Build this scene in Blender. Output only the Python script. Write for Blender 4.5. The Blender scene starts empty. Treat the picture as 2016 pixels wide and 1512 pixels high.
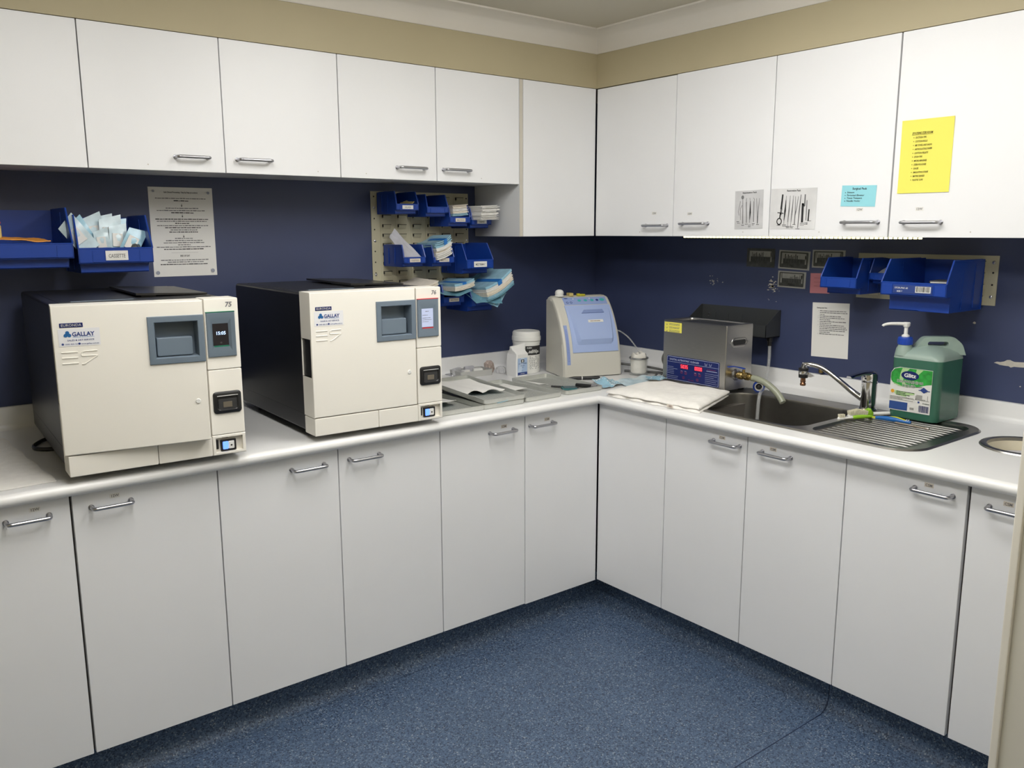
import bpy, bmesh, math, random
from mathutils import Matrix, Vector
R = random.Random(7)
PI = math.pi
S = bpy.context.scene
COL = S.collection

# ------------------------------------------------------------------ camera, world, lights, exposure
cam_d = bpy.data.cameras.new('camera'); cam = bpy.data.objects.new('camera', cam_d); COL.objects.link(cam)
cam_d.sensor_width = 36.0; cam_d.lens = 1675.48 / 2016 * 36.0; cam_d.clip_start = 0.02
_r = Vector((0.78472184, -0.61984031, -0.00310339)); _u = Vector((0.11293556, 0.13805068, 0.98396523)); _f = Vector((0.60947288, 0.77248949, -0.1783334))
cam.matrix_world = Matrix(((_r.x, _u.x, -_f.x, -2.29885), (_r.y, _u.y, -_f.y, -2.36306), (_r.z, _u.z, -_f.z, 1.53412), (0, 0, 0, 1)))
S.camera = cam
w = bpy.data.worlds.new('world'); S.world = w; w.use_nodes = True
w.node_tree.nodes['Background'].inputs[0].default_value = (0.9, 0.95, 1.0, 1); w.node_tree.nodes['Background'].inputs[1].default_value = 0.05
S.view_settings.view_transform = 'Standard'; S.view_settings.look = 'None'; S.view_settings.gamma = 1.0
S.view_settings.exposure = 0.67
# two surface-mounted opal fluorescent fittings on the ceiling above the bench runs, plus an added fill behind the camera, out of frame
def opal_fitting(x, y, es, col, label):
    o = bpy.data.objects.new('ceiling_light', None); COL.objects.link(o); o.location = (x, y, 2.365); o['label'] = label; o['category'] = 'ceiling light'; o['group'] = 'ceiling lights'
    def part(name, x0, x1, y0, y1, z0, z1, em):
        me = bpy.data.meshes.new(name); me.from_pydata([(a, b, c) for c in (z0, z1) for a, b in ((x0, y0), (x1, y0), (x1, y1), (x0, y1))], [], [(3, 2, 1, 0), (4, 5, 6, 7), (0, 1, 5, 4), (1, 2, 6, 5), (2, 3, 7, 6), (3, 0, 4, 7)])
        m = bpy.data.materials.new(name); m.use_nodes = True; p = m.node_tree.nodes['Principled BSDF']; p.inputs['Base Color'].default_value = (.8, .8, .8, 1)
        if em: p.inputs['Emission Color'].default_value = (*col, 1); p.inputs['Emission Strength'].default_value = em
        me.materials.append(m); q = bpy.data.objects.new(name, me); COL.objects.link(q); q.parent = o
    part('housing', -.16, .16, -.62, .62, -.018, -.002, 0); part('diffuser', -.15, .15, -.61, .61, -.095, -.0185, es)
opal_fitting(-0.66, -0.92, 9.0, (1, .987, .965), 'white opal ceiling light nearest the sink wall')
opal_fitting(-1.68, -0.98, 8.4, (1, .987, .965), 'white opal ceiling light nearest the autoclaves')

opal_fitting(-1.75, -2.45, 3.6, (1, .987, .965), 'added opal fill light behind the viewer')  # added fill, put in to brighten the cream partition

# ------------------------------------------------------------------ constants (metres; origin on the floor below the inner corner of the base doors)
YW, XW = 0.787, 0.727          # left (back) wall plane, right wall plane
BT = 0.90                      # bench top
UY, UX = 0.4657, 0.4114        # wall cupboard door planes
ZU0, ZU1, ZT = 1.506, 1.72, 2.14
ZB, ZD = 0.13, 0.862
ZC = 2.365
RW = -PI / 2                   # turn for things on the right wall

# ------------------------------------------------------------------ materials
MATS = {}
def mat(name, col, rough=.5, metal=0., noise=0., nscale=30., bump=0., bscale=200., trans=0., emit=None, es=0., coat=0., sss=0., spec=None, stretch=None, alpha=None):
    if name in MATS: return MATS[name]
    m = bpy.data.materials.new(name); m.use_nodes = True; nt = m.node_tree; b = nt.nodes['Principled BSDF']
    c = (col[0], col[1], col[2], 1)
    b.inputs['Base Color'].default_value = c; b.inputs['Roughness'].default_value = rough; b.inputs['Metallic'].default_value = metal
    if spec is not None: b.inputs['Specular IOR Level'].default_value = spec
    if trans: b.inputs['Transmission Weight'].default_value = trans; b.inputs['IOR'].default_value = 1.45
    if alpha is not None: b.inputs['Alpha'].default_value = alpha
    if coat: b.inputs['Coat Weight'].default_value = coat
    if sss:
        b.inputs['Subsurface Weight'].default_value = sss; b.inputs['Subsurface Radius'].default_value = (.02, .02, .02)
    if emit: b.inputs['Emission Color'].default_value = (*emit, 1); b.inputs['Emission Strength'].default_value = es
    if noise or bump:
        tc = nt.nodes.new('ShaderNodeTexCoord'); vec = tc.outputs['Object']
        if stretch:
            mp = nt.nodes.new('ShaderNodeMapping'); mp.inputs['Scale'].default_value = stretch; nt.links.new(vec, mp.inputs[0]); vec = mp.outputs[0]
    if noise:
        n = nt.nodes.new('ShaderNodeTexNoise'); n.inputs['Scale'].default_value = nscale; n.inputs['Detail'].default_value = 4; nt.links.new(vec, n.inputs['Vector'])
        r = nt.nodes.new('ShaderNodeValToRGB'); r.color_ramp.elements[0].position = .3; r.color_ramp.elements[1].position = .7
        r.color_ramp.elements[0].color = tuple(max(0, x * (1 - noise)) for x in col) + (1,); r.color_ramp.elements[1].color = tuple(min(1, x * (1 + noise)) for x in col) + (1,)
        nt.links.new(n.outputs['Fac'], r.inputs[0]); nt.links.new(r.outputs[0], b.inputs['Base Color'])
    if bump:
        n2 = nt.nodes.new('ShaderNodeTexNoise'); n2.inputs['Scale'].default_value = bscale; n2.inputs['Detail'].default_value = 3; nt.links.new(vec, n2.inputs['Vector'])
        bp = nt.nodes.new('ShaderNodeBump'); bp.inputs['Strength'].default_value = bump; bp.inputs['Distance'].default_value = .002
        nt.links.new(n2.outputs['Fac'], bp.inputs['Height']); nt.links.new(bp.outputs[0], b.inputs['Normal'])
    MATS[name] = m
    return m

def floor_mat():
    m = bpy.data.materials.new('speckled_vinyl'); m.use_nodes = True; nt = m.node_tree; b = nt.nodes['Principled BSDF']
    tc = nt.nodes.new('ShaderNodeTexCoord')
    v = nt.nodes.new('ShaderNodeTexVoronoi'); v.inputs['Scale'].default_value = 270; nt.links.new(tc.outputs['Object'], v.inputs['Vector'])
    sp = nt.nodes.new('ShaderNodeSeparateColor'); nt.links.new(v.outputs['Color'], sp.inputs[0])
    r = nt.nodes.new('ShaderNodeValToRGB'); cr = r.color_ramp; cr.interpolation = 'CONSTANT'
    cr.elements[0].position = 0; cr.elements[0].color = (.026, .044, .085, 1)
    cr.elements[1].position = .20; cr.elements[1].color = (.070, .112, .19, 1)
    for p, c in ((.50, (.053, .090, .160, 1)), (.72, (.095, .142, .225, 1)), (.92, (.175, .225, .29, 1)), (.975, (.26, .30, .35, 1))):
        e = cr.elements.new(p); e.color = c
    nt.links.new(sp.outputs[0], r.inputs[0])
    n = nt.nodes.new('ShaderNodeTexNoise'); n.inputs['Scale'].default_value = 3; n.inputs['Detail'].default_value = 3; nt.links.new(tc.outputs['Object'], n.inputs['Vector'])
    mx = nt.nodes.new('ShaderNodeMix'); mx.data_type = 'RGBA'; mx.blend_type = 'MULTIPLY'; mx.inputs['Factor'].default_value = .35
    nt.links.new(r.outputs[0], mx.inputs['A']); nt.links.new(n.outputs['Fac'], mx.inputs['B'])
    g = nt.nodes.new('ShaderNodeMix'); g.data_type = 'RGBA'; g.blend_type = 'MULTIPLY'; g.inputs['Factor'].default_value = 1; g.inputs['B'].default_value = (1.25, 1.25, 1.25, 1); nt.links.new(mx.outputs['Result'], g.inputs['A'])
    nt.links.new(g.outputs['Result'], b.inputs['Base Color'])
    b.inputs['Roughness'].default_value = .55
    return m
def perf_mat():                      # drilled tray floor
    m = bpy.data.materials.new('perforated_tray'); m.use_nodes = True; nt = m.node_tree; b = nt.nodes['Principled BSDF']
    tc = nt.nodes.new('ShaderNodeTexCoord')
    v = nt.nodes.new('ShaderNodeTexVoronoi'); v.inputs['Scale'].default_value = 120; v.inputs['Randomness'].default_value = 0; nt.links.new(tc.outputs['Object'], v.inputs['Vector'])
    r = nt.nodes.new('ShaderNodeValToRGB'); r.color_ramp.elements[0].position = .30; r.color_ramp.elements[0].color = (.20, .21, .195, 1); r.color_ramp.elements[1].position = .38; r.color_ramp.elements[1].color = (.58, .59, .555, 1)
    nt.links.new(v.outputs['Distance'], r.inputs[0]); nt.links.new(r.outputs[0], b.inputs['Base Color'])
    b.inputs['Metallic'].default_value = .4; b.inputs['Roughness'].default_value = .45
    return m
M_floor = floor_mat(); M_perf = perf_mat()
M_lam = mat('white_laminate', (.85, .855, .87), .42, bump=.05, bscale=900, noise=.012, nscale=3)
M_bench = mat('bench_laminate', (.82, .82, .815), .30, noise=.012, nscale=4)
M_edge = mat('laminate_edge', (.62, .58, .50), .5)
M_carc = mat('carcass_gap_shade', (.10, .09, .08), .6)  # dark tone paints in the shade seen through the door gaps
M_side = mat('carcass_white', (.72, .73, .74), .45)
M_blue = mat('navy_wall_paint', (.046, .060, .132), .42, noise=.05, nscale=6, bump=.06, bscale=300)
M_chip = mat('bare_plaster', (.56, .53, .47), .8, noise=.08, nscale=60)
M_cream = mat('cream_wall_paint', (.47, .41, .265), .6, noise=.015, nscale=5)
M_ceil = mat('ceiling_paint', (.70, .66, .585), .7)
M_door = mat('cream_partition_paint', (.74, .71, .61), .5)
M_chrome = mat('brushed_handle', (.50, .50, .53), .28, 1.)
M_mirror = mat('polished_chrome', (.72, .72, .74), .08, 1.)
M_steel = mat('brushed_steel', (.46, .45, .43), .33, 1., noise=.06, nscale=40, stretch=(1, 1, 30))
M_sink = mat('sink_steel', (.36, .35, .33), .30, 1., noise=.06, nscale=25, bump=.05, bscale=120)
M_tray = mat('tray_aluminium', (.58, .59, .555), .42, .45, noise=.05, nscale=30)
M_mblack = mat('black_casing', (.012, .012, .014), .35, bump=.03, bscale=400)
M_black = mat('black_plastic', (.014, .014, .015), .35)
M_dgrey = mat('dark_grey_plastic', (.035, .035, .036), .45)
M_acw = mat('warm_white_plastic', (.87, .84, .765), .38, bump=.02, bscale=500)
M_slate = mat('slate_plastic', (.155, .20, .25), .40)
M_slated = mat('slate_screen_bezel', (.13, .17, .21), .40)
M_green = mat('green_strip', (.01, .16, .09), .4)
M_red = mat('red_strip', (.55, .03, .04), .4)
M_screen = mat('dark_screen', (.02, .018, .022), .15)
M_screenl = mat('lit_screen', (.2, .22, .3), .2, emit=(.42, .47, .62), es=.55)
M_clock = mat('screen_digits', (.3, .5, .8), .3, emit=(.50, .68, 1.0), es=1.0)
M_swb = mat('blue_switch_light', (.1, .2, .8), .3, emit=(.10, .22, 1.0), es=1.3)
M_white = mat('white_plastic', (.80, .80, .77), .35)
M_paper = mat('white_paper', (.80, .79, .76), .75, bump=.05, bscale=90)
M_kraft = mat('pouch_paper_edges', (.80, .74, .64), .8, noise=.06, nscale=80)
M_ink = mat('black_ink', (.018, .018, .02), .7)
M_ink2 = mat('grey_ink', (.17, .17, .175), .7)
M_navy = mat('navy_ink', (.02, .05, .22), .6)
M_cyan = mat('cyan_ink', (.02, .22, .55), .5)
M_yel = mat('yellow_paper', (.88, .80, .13), .7)
M_cyp = mat('light_blue_paper', (.30, .68, .76), .7)
M_pink = mat('pink_paper', (.52, .20, .23), .75)
M_bin = mat('blue_bin_plastic', (.008, .050, .32), .33, noise=.03, nscale=20)
M_panel = mat('cream_louvre_steel', (.50, .47, .335), .45, noise=.04, nscale=8)
M_filmp = mat('pale_pouch_film', (.58, .72, .78), .25, noise=.12, nscale=30)
M_film = mat('blue_pouch_film', (.34, .57, .70), .22, noise=.10, nscale=40)
M_filmd = mat('teal_pouch_film', (.14, .31, .40), .22, noise=.12, nscale=30)
M_band = mat('blue_band', (.02, .17, .52), .4)
M_orange = mat('orange_paper', (.80, .33, .05), .6)
M_yb = mat('yellow_bag', (.60, .48, .18), .4)
M_lblue = mat('lilac_blue_plastic', (.375, .475, .76), .32)
M_lblue2 = mat('control_strip_blue', (.29, .375, .66), .35)
M_teal = mat('teal_buttons', (.06, .42, .45), .4)
M_beige = mat('beige_plastic', (.60, .585, .525), .42, bump=.02, bscale=400)
M_tape = mat('gauge_window', (.17, .23, .55), .3)
M_cloth = mat('white_towelling', (.84, .82, .78), .95, noise=.04, nscale=40, bump=.5, bscale=260)
M_glass = mat('jar_glass', (.80, .84, .82), .04, alpha=.16)
M_tube = mat('clear_hose', (.55, .56, .56), .08, alpha=.38)
M_hose = mat('cloudy_green_hose', (.36, .38, .29), .2, alpha=.88)
M_tissue = mat('tissue', (.72, .69, .63), .9, noise=.10, nscale=60)
M_brass = mat('brass', (.42, .31, .13), .3, 1., noise=.1, nscale=80)
M_copper = mat('copper_fitting', (.36, .19, .11), .3, 1.)
M_dblue = mat('navy_panel', (.010, .020, .125), .4, spec=.3)
M_pline = mat('pale_panel_print', (.50, .55, .75), .5)
M_led = mat('red_led', (.9, .05, .1), .3, emit=(1, .05, .08), es=1.5)
M_ledb = mat('red_button_print', (.28, .035, .08), .5)
M_liq = mat('green_liquid_bottle', (.038, .135, .090), .22, noise=.05, nscale=10)
M_clear = mat('milky_bottle', (.29, .38, .335), .35, noise=.05, nscale=12)
M_labg = mat('label_green', (.03, .33, .05), .4, noise=.35, nscale=45)
M_labl = mat('label_pale_green', (.42, .62, .30), .4)
M_labw = mat('label_white', (.74, .74, .71), .4)
M_labb = mat('label_blue', (.03, .08, .28), .4)
M_cap = mat('blue_cap', (.01, .06, .42), .35)
M_lime = mat('lime_rubber', (.28, .56, .03), .4)
M_brist = mat('cream_bristles', (.72, .68, .52), .8, noise=.15, nscale=200)
M_bblue = mat('blue_brush_handle', (.015, .13, .42), .3)
M_cable = mat('grey_cable', (.09, .09, .085), .45)
M_shelf = mat('charcoal_steel', (.042, .045, .047), .40)
M_photo = mat('dark_photo', (.055, .058, .055), .5, noise=.3, nscale=60)
M_photol = mat('pale_photo', (.30, .30, .28), .5, noise=.15, nscale=40)
M_photob = mat('photo_border', (.34, .34, .32), .5)
M_gphoto = mat('grey_photo', (.58, .58, .59), .5, noise=.18, nscale=9)
M_lilac = mat('lilac_lid', (.55, .54, .60), .4)
M_creamp = mat('cream_plastic', (.78, .72, .55), .4)
M_strip = mat('led_strip', (1, .95, .6), .4, emit=(1, .90, .40), es=2.2)
M_frost = mat('frosted_bag', (.50, .50, .54), .25, noise=.1, nscale=25)
M_pale = mat('pale_silver_print', (.66, .64, .57), .35)
M_rust = mat('rusty_wrap', (.42, .34, .30), .7, noise=.35, nscale=90)
M_tan = mat('tan_label', (.70, .64, .56), .6)

# ------------------------------------------------------------------ mesh builder
def rr(x0, x1, z0, z1, r, n=4):
    r = min(r, (x1 - x0) / 2 - 1e-5, (z1 - z0) / 2 - 1e-5)
    if r <= 0: return [(x0, z0), (x1, z0), (x1, z1), (x0, z1)]
    o = []
    for cx, cz, a in ((x1 - r, z0 + r, -PI / 2), (x1 - r, z1 - r, 0), (x0 + r, z1 - r, PI / 2), (x0 + r, z0 + r, PI)):
        for i in range(n + 1):
            t = a + PI / 2 * i / n; o.append((cx + r * math.cos(t), cz + r * math.sin(t)))
    return o
def smooth(pts, n=6):
    P = [Vector(p) for p in pts]; P = [P[0]] + P + [P[-1]]; out = []
    for i in range(1, len(P) - 2):
        a, b, c, d = P[i - 1:i + 3]
        for k in range(n):
            t = k / n
            out.append(.5 * ((2 * b) + (-a + c) * t + (2 * a - 5 * b + 4 * c - d) * t * t + (-a + 3 * b - 3 * c + d) * t ** 3))
    out.append(P[-2]); return out
def rounded(pts, r, n=5):
    P = [Vector(p) for p in pts]; o = [P[0]]
    for i in range(1, len(P) - 1):
        a = (P[i - 1] - P[i]); b = (P[i + 1] - P[i]); k = min(r, a.length * .49, b.length * .49)
        p0 = P[i] + a.normalized() * k; p2 = P[i] + b.normalized() * k
        for j in range(n + 1):
            t = j / n; o.append(p0 * (1 - t) ** 2 + P[i] * 2 * t * (1 - t) + p2 * t * t)
    o.append(P[-1]); return o
_txt = {}
class MB:
    def __init__(s): s.v = []; s.f = []; s.m = []; s.mi = 0; s.X = Matrix.Identity(4)
    def add(s, vs, fs):
        n = len(s.v)
        for p in vs: s.v.append(s.X @ Vector(p))
        for f in fs: s.f.append([n + i for i in f]); s.m.append(s.mi)
        return s
    def box(s, x0, x1, y0, y1, z0, z1, b=0., seg=2):
        if b <= 0:
            return s.add([(x0, y0, z0), (x1, y0, z0), (x1, y1, z0), (x0, y1, z0), (x0, y0, z1), (x1, y0, z1), (x1, y1, z1), (x0, y1, z1)],
                         [(0, 1, 2, 3), (4, 5, 6, 7), (0, 1, 5, 4), (1, 2, 6, 5), (2, 3, 7, 6), (3, 0, 4, 7)])
        b = min(b, (x1 - x0) * .45, (y1 - y0) * .45, (z1 - z0) * .45)
        L = []
        for k in range(seg + 1):
            t = PI / 2 * k / seg; L.append((y0 + b * (1 - math.sin(t)), b * (1 - math.cos(t))))
        ys = L + [(y1 + y0 - y, i) for y, i in reversed(L)]
        loops = [[(x, y, z) for x, z in rr(x0 + i, x1 - i, z0 + i, z1 - i, b - i * .6 + 1e-4, seg)] for y, i in ys[::1]]
        loops = [loops[j] for j in range(len(loops))]
        return s.loft(sorted(loops, key=lambda l: l[0][1]), True, True)
    def loft(s, loops, c0=False, c1=False, closed=True):
        n = len(loops[0]); vs = [p for l in loops for p in l]; fs = []
        for i in range(len(loops) - 1):
            for j in range(n if closed else n - 1):
                k = (j + 1) % n; fs.append((i * n + j, i * n + k, (i + 1) * n + k, (i + 1) * n + j))
        if c0: fs.append(tuple(range(n - 1, -1, -1)))
        if c1: fs.append(tuple((len(loops) - 1) * n + j for j in range(n)))
        return s.add(vs, fs)
    def prism(s, poly, y0, y1):          # polygon in xz extruded along y
        return s.loft([[(x, y0, z) for x, z in poly], [(x, y1, z) for x, z in poly]], True, True)
    def prismx(s, poly, x0, x1):         # polygon in yz extruded along x
        return s.loft([[(x0, y, z) for y, z in poly], [(x1, y, z) for y, z in poly]], True, True)
    def prismz(s, poly, z0, z1):
        return s.loft([[(x, y, z0) for x, y in poly], [(x, y, z1) for x, y in poly]], True, True)
    def tube(s, pts, r, n=10, caps=True):
        P = [Vector(p) for p in pts]; P = [p for i, p in enumerate(P) if i == 0 or (p - P[i - 1]).length > 1e-6]
        T = [(P[min(i + 1, len(P) - 1)] - P[max(i - 1, 0)]).normalized() for i in range(len(P))]
        up = Vector((0, 0, 1)) if abs(T[0].z) < .9 else Vector((1, 0, 0)); N = (up - T[0] * up.dot(T[0])).normalized(); loops = []
        for i, p in enumerate(P):
            N = (N - T[i] * N.dot(T[i])).normalized(); Bn = T[i].cross(N); q = r[i] if isinstance(r, (list, tuple)) else r
            loops.append([tuple(p + q * (math.cos(2 * PI * k / n) * N + math.sin(2 * PI * k / n) * Bn)) for k in range(n)])
        return s.loft(loops, caps, caps)
    def lathe(s, prof, n=28, c=(0, 0, 0), ax='z', c0=True, c1=True):
        loops = []
        for r, h in prof:
            l = []
            for k in range(n):
                a = 2 * PI * k / n; u, v = r * math.cos(a), r * math.sin(a)
                l.append((c[0] + u, c[1] + v, c[2] + h) if ax == 'z' else ((c[0] + u, c[1] + h, c[2] + v) if ax == 'y' else (c[0] + h, c[1] + u, c[2] + v)))
            loops.append(l)
        return s.loft(loops, c0, c1)
    def quad(s, x0, x1, z0, z1, y): return s.add([(x0, y, z0), (x1, y, z0), (x1, y, z1), (x0, y, z1)], [(0, 1, 2, 3)])
    def poly(s, pts, y): return s.add([(x, y, z) for x, z in pts], [tuple(range(len(pts)))])
    def stroke(s, pts, wd, y):           # flat pen stroke in the xz plane
        for i in range(len(pts) - 1):
            a = Vector(pts[i]); b = Vector(pts[i + 1]); d = b - a
            if d.length < 1e-7: continue
            w0 = wd[i] if isinstance(wd, (list, tuple)) else wd; w1 = wd[i + 1] if isinstance(wd, (list, tuple)) else wd
            nrm = Vector((-d.y, d.x)).normalized(); e = d.normalized() * min(w0, w1) * .2
            p = [a - e + nrm * w0 / 2, a - e - nrm * w0 / 2, b + e - nrm * w1 / 2, b + e + nrm * w1 / 2]
            s.add([(q.x, y, q.y) for q in p], [(0, 1, 2, 3)])
        return s
    def disc(s, x, z, r, y, n=14, rz=None): return s.poly([(x + r * math.cos(2 * PI * k / n), z + (rz or r) * math.sin(2 * PI * k / n)) for k in range(n)], y)
    def text(s, t, x, z, size, y, al='LEFT', bold=0., shear=0., fit=None):
        key = (t, al, bold, shear)
        if key not in _txt:
            c = bpy.data.curves.new('t', 'FONT'); c.body = t; c.size = 1; c.align_x = al; c.offset = bold; c.shear = shear; c.resolution_u = 2; c.fill_mode = 'FRONT'
            o = bpy.data.objects.new('t', c); me = bpy.data.meshes.new_from_object(o)
            _txt[key] = ([tuple(v.co) for v in me.vertices], [tuple(p.vertices) for p in me.polygons])
            bpy.data.objects.remove(o); bpy.data.curves.remove(c); bpy.data.meshes.remove(me)
        vs, fs = _txt[key]
        if not vs: return s
        sx = size
        if fit: wd = max(v[0] for v in vs) - min(v[0] for v in vs); sx = fit / wd
        return s.add([(x + v[0] * sx, y, z + v[1] * size) for v in vs], fs)
    def greek(s, x0, x1, z, h, y, al='l', seed=1, wlo=.004, whi=.016):   # a line of print too small to read in the photograph
        q = random.Random(seed); x = x0
        while x < x1 - wlo:
            ww = min(q.uniform(wlo, whi), x1 - x); hh = h * q.uniform(.75, 1.1)
            s.quad(x, x + ww, z, z + hh, y); x += ww + h * .55
        return s
    def build(s, name, mats, parent=None, loc=None, rotz=0., ang=38, recalc=True):
        me = bpy.data.meshes.new(name); me.from_pydata([tuple(v) for v in s.v], [], s.f)
        for m in (mats if isinstance(mats, (list, tuple)) else [mats]): me.materials.append(m)
        me.polygons.foreach_set('material_index', s.m)
        if recalc:
            b = bmesh.new(); b.from_mesh(me); bmesh.ops.remove_doubles(b, verts=b.verts, dist=1e-6); bmesh.ops.recalc_face_normals(b, faces=b.faces); b.to_mesh(me); b.free()
        me.polygons.foreach_set('use_smooth', [True] * len(me.polygons)); me.set_sharp_from_angle(angle=math.radians(ang)); me.update()
        o = bpy.data.objects.new(name, me); COL.objects.link(o)
        wn = o.modifiers.new('weighted_normals', 'WEIGHTED_NORMAL'); wn.keep_sharp = True; wn.weight = 100
        if parent: o.parent = parent
        if loc is not None: o.location = loc
        if rotz: o.rotation_euler = (0, 0, rotz)
        return o
def tag(o, label, cat, group=None, kind=None):
    if label: o['label'] = label
    if cat: o['category'] = cat
    if group: o['group'] = group
    if kind: o['kind'] = kind
    return o
def thing(name, label, cat, loc=(0, 0, 0), rotz=0., group=None):
    o = bpy.data.objects.new(name, None); o.empty_display_size = .05; COL.objects.link(o); o.location = loc; o.rotation_euler = (0, 0, rotz)
    return tag(o, label, cat, group)
def struct(o): o['kind'] = 'structure'; return o

# ------------------------------------------------------------------ setting
XL, YB = -3.25, -3.15          # far sides of the room behind the camera
b = MB(); b.box(XL, XW, YB, YW, -.06, 0.); b.mi = 1; b.box(XL, .03, -1.0145, -1.0115, -.001, .0008)
struct(b.build('floor', [M_floor, mat('seam_weld', (.012, .025, .07), .6)]))
def chip(b, cx, cz, r, sx, sz, n=16, seed=0):
    q = random.Random(seed); b.poly([(cx + sx * r * q.uniform(.6, 1.25) * math.cos(2 * PI * k / n), cz + sz * r * q.uniform(.6, 1.25) * math.sin(2 * PI * k / n)) for k in range(n)], -.0006)
b = MB(); b.box(XL, XW + .1, 0, .1, 0, ZC)
struct(b.build('wall_left', [M_blue], loc=(0, YW, 0)))
b = MB(); b.box(-YW, -YB, 0, .1, 0, ZC); b.mi = 1
q = random.Random(5)
# long torn patch by the right-hand end, and the two peppered patches of lost paint
b.poly([(1.146, 1.089), (1.156, 1.094), (1.166, 1.0935), (1.178, 1.097), (1.187, 1.103), (1.196, 1.104), (1.203, 1.101), (1.21, 1.099), (1.225, 1.1), (1.24, 1.101), (1.26, 1.1), (1.31, 1.098), (1.31, 1.086), (1.26, 1.083), (1.24, 1.084), (1.225, 1.083), (1.21, 1.083), (1.2, 1.079), (1.193, 1.083), (1.18, 1.083), (1.165, 1.084), (1.156, 1.087)], -.0006)
for i in range(34):
    a = q.uniform(0, 2 * PI); d = abs(q.gauss(0, .022)); chip(b, .262 + d * math.cos(a), 1.302 + d * 1.0 * math.sin(a), q.uniform(.0012, .0045), q.uniform(.8, 1.9), .8, 8, i)
for p in ((.258, 1.322, .006), (.254, 1.31, .007), (.252, 1.296, .006), (.268, 1.288, .005), (.243, 1.286, .005)): chip(b, p[0], p[1], p[2], 1.5, .5, 10, int(p[1] * 1000))
for i in range(16):
    a = q.uniform(0, 2 * PI); d = abs(q.gauss(0, .03)); chip(b, -.04 + d * math.cos(a), 1.312 + .7 * d * math.sin(a), q.uniform(.001, .0028), 1.5, .8, 8, 50 + i)
for x, z, r_ in ((1.072, 1.218, .005), (.489, 1.112, .0025), (1.235, 1.02, .0025), (.60, 1.06, .002), (.25, 1.245, .002), (.285, 1.24, .002)): chip(b, x, z, r_, 1.1, .9, 9, int(x * 999))
struct(b.build('wall_right', [M_blue, M_chip], loc=(XW, 0, 0), rotz=RW))
struct(MB().box(XL - .1, XL, YB, YW, 0, ZC).build('wall_side', M_cream))
struct(MB().box(XL, XW, YB - .1, YB, 0, ZC).build('wall_back', M_cream))
struct(MB().box(XL - .1, XW + .1, YB - .1, YW + .1, ZC, ZC + .08).build('ceiling', mat('flat_ceiling_paint', (.56, .52, .42), .75)))
# bulkhead filling the space over the wall cupboards, then the coved cornice
b = MB(); b.box(XL, XW - .001, UY, YW - .001, ZT + .001, ZC - .001); b.box(UX, XW - .001, YB, UY, ZT + .001, ZC - .001)
struct(b.build('trim_1', M_cream))
b = MB(); prof = [(0, 2.283), (-.004, 2.283)]
for k in range(9):
    t = PI / 2 * k / 8; prof.append((-.006 - .080 * (1 - math.cos(t)), 2.287 + .070 * math.sin(t)))
prof += [(-.092, 2.358), (-.092, ZC - .0005), (0, ZC - .0005)]
b.loft([[(XL, UY + o, z) for o, z in prof], [(UX + o, UY + o, z) for o, z in prof], [(UX + o, YB, z) for o, z in prof]], True, True)
struct(b.build('trim_2', M_ceil))
# coved vinyl kick-board, same speckled vinyl turned up from the floor
b = MB(); prof = [(.075, .128), (.066, .128), (.066, .045)]
for k in range(7):
    t = PI / 2 * k / 6; prof.append((.066 - .040 * (1 - math.cos(t)), .045 - .044 * math.sin(t)))
prof += [(.075, .0005)]
b.loft([[(-2.66, o, z) for o, z in prof], [(o, o, z) for o, z in prof]], True, False)
struct(b.build('baseboard_left', M_floor))
b = MB(); b.loft([[(o, o, z) for o, z in prof], [(o, -1.76, z) for o, z in prof]], False, True); b.mi = 1
b.tube([(.0655, -1.013, .128), (.0655, -1.013, .045), (.052, -1.013, .012), (.026, -1.013, .001)], .0012, 6)
struct(b.build('baseboard_right', [M_floor, MATS['seam_weld']]))
# cream partition in front on the right, with its rounded corner bead
struct(MB().box(-.44, XW - .001, YB, -1.70, 0, ZC - .001, .002).build('wall_near', M_door))
struct(MB().box(-.4525, -.4405, -1.705, -1.688, 0, ZC - .002, .004).build('trim_3', mat('pale_corner_bead', (.84, .80, .70), .4)))

# ------------------------------------------------------------------ cupboards
def handle(parent, x0, x1, z, out=.030, r=.0052):
    b = MB(); b.tube(rounded([(x0, 0, z), (x0, -out, z), (x1, -out, z), (x1, 0, z)], .011, 5), r, 10)
    b.lathe([(.0075, -.0025), (.0075, .0)], 12, (x0, 0, z), 'y'); b.lathe([(.0075, -.0025), (.0075, 0)], 12, (x1, 0, z), 'y')
    return b.build('handle', M_chrome, parent)
def leaf(parent, x0, x1, z0, z1, hd=None, lab=None, screw=None):
    g = .0016; b = MB(); b.box(x0 + g, x1 - g, 0, .018, z0, z1, .0012)
    if screw:
        b.mi = 1; b.disc(screw[0], screw[1], .0022, -.0004, 8); b.mi = 0
    d = b.build('door', [M_lam, M_chip], parent)
    if hd: handle(d, *hd)
    if lab:
        x, z, c = lab; b = MB(); b.box(x - .0125, x + .0125, -.0008, 0, z - .006, z + .006); b.mi = 1
        b.text('12W' if c else 'CSM', x, z - .0035, .010, -.0012, 'CENTER', .02)
        b.build('asset_label', [M_paper if c else M_tan, M_ink2], d)
    return d
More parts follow.
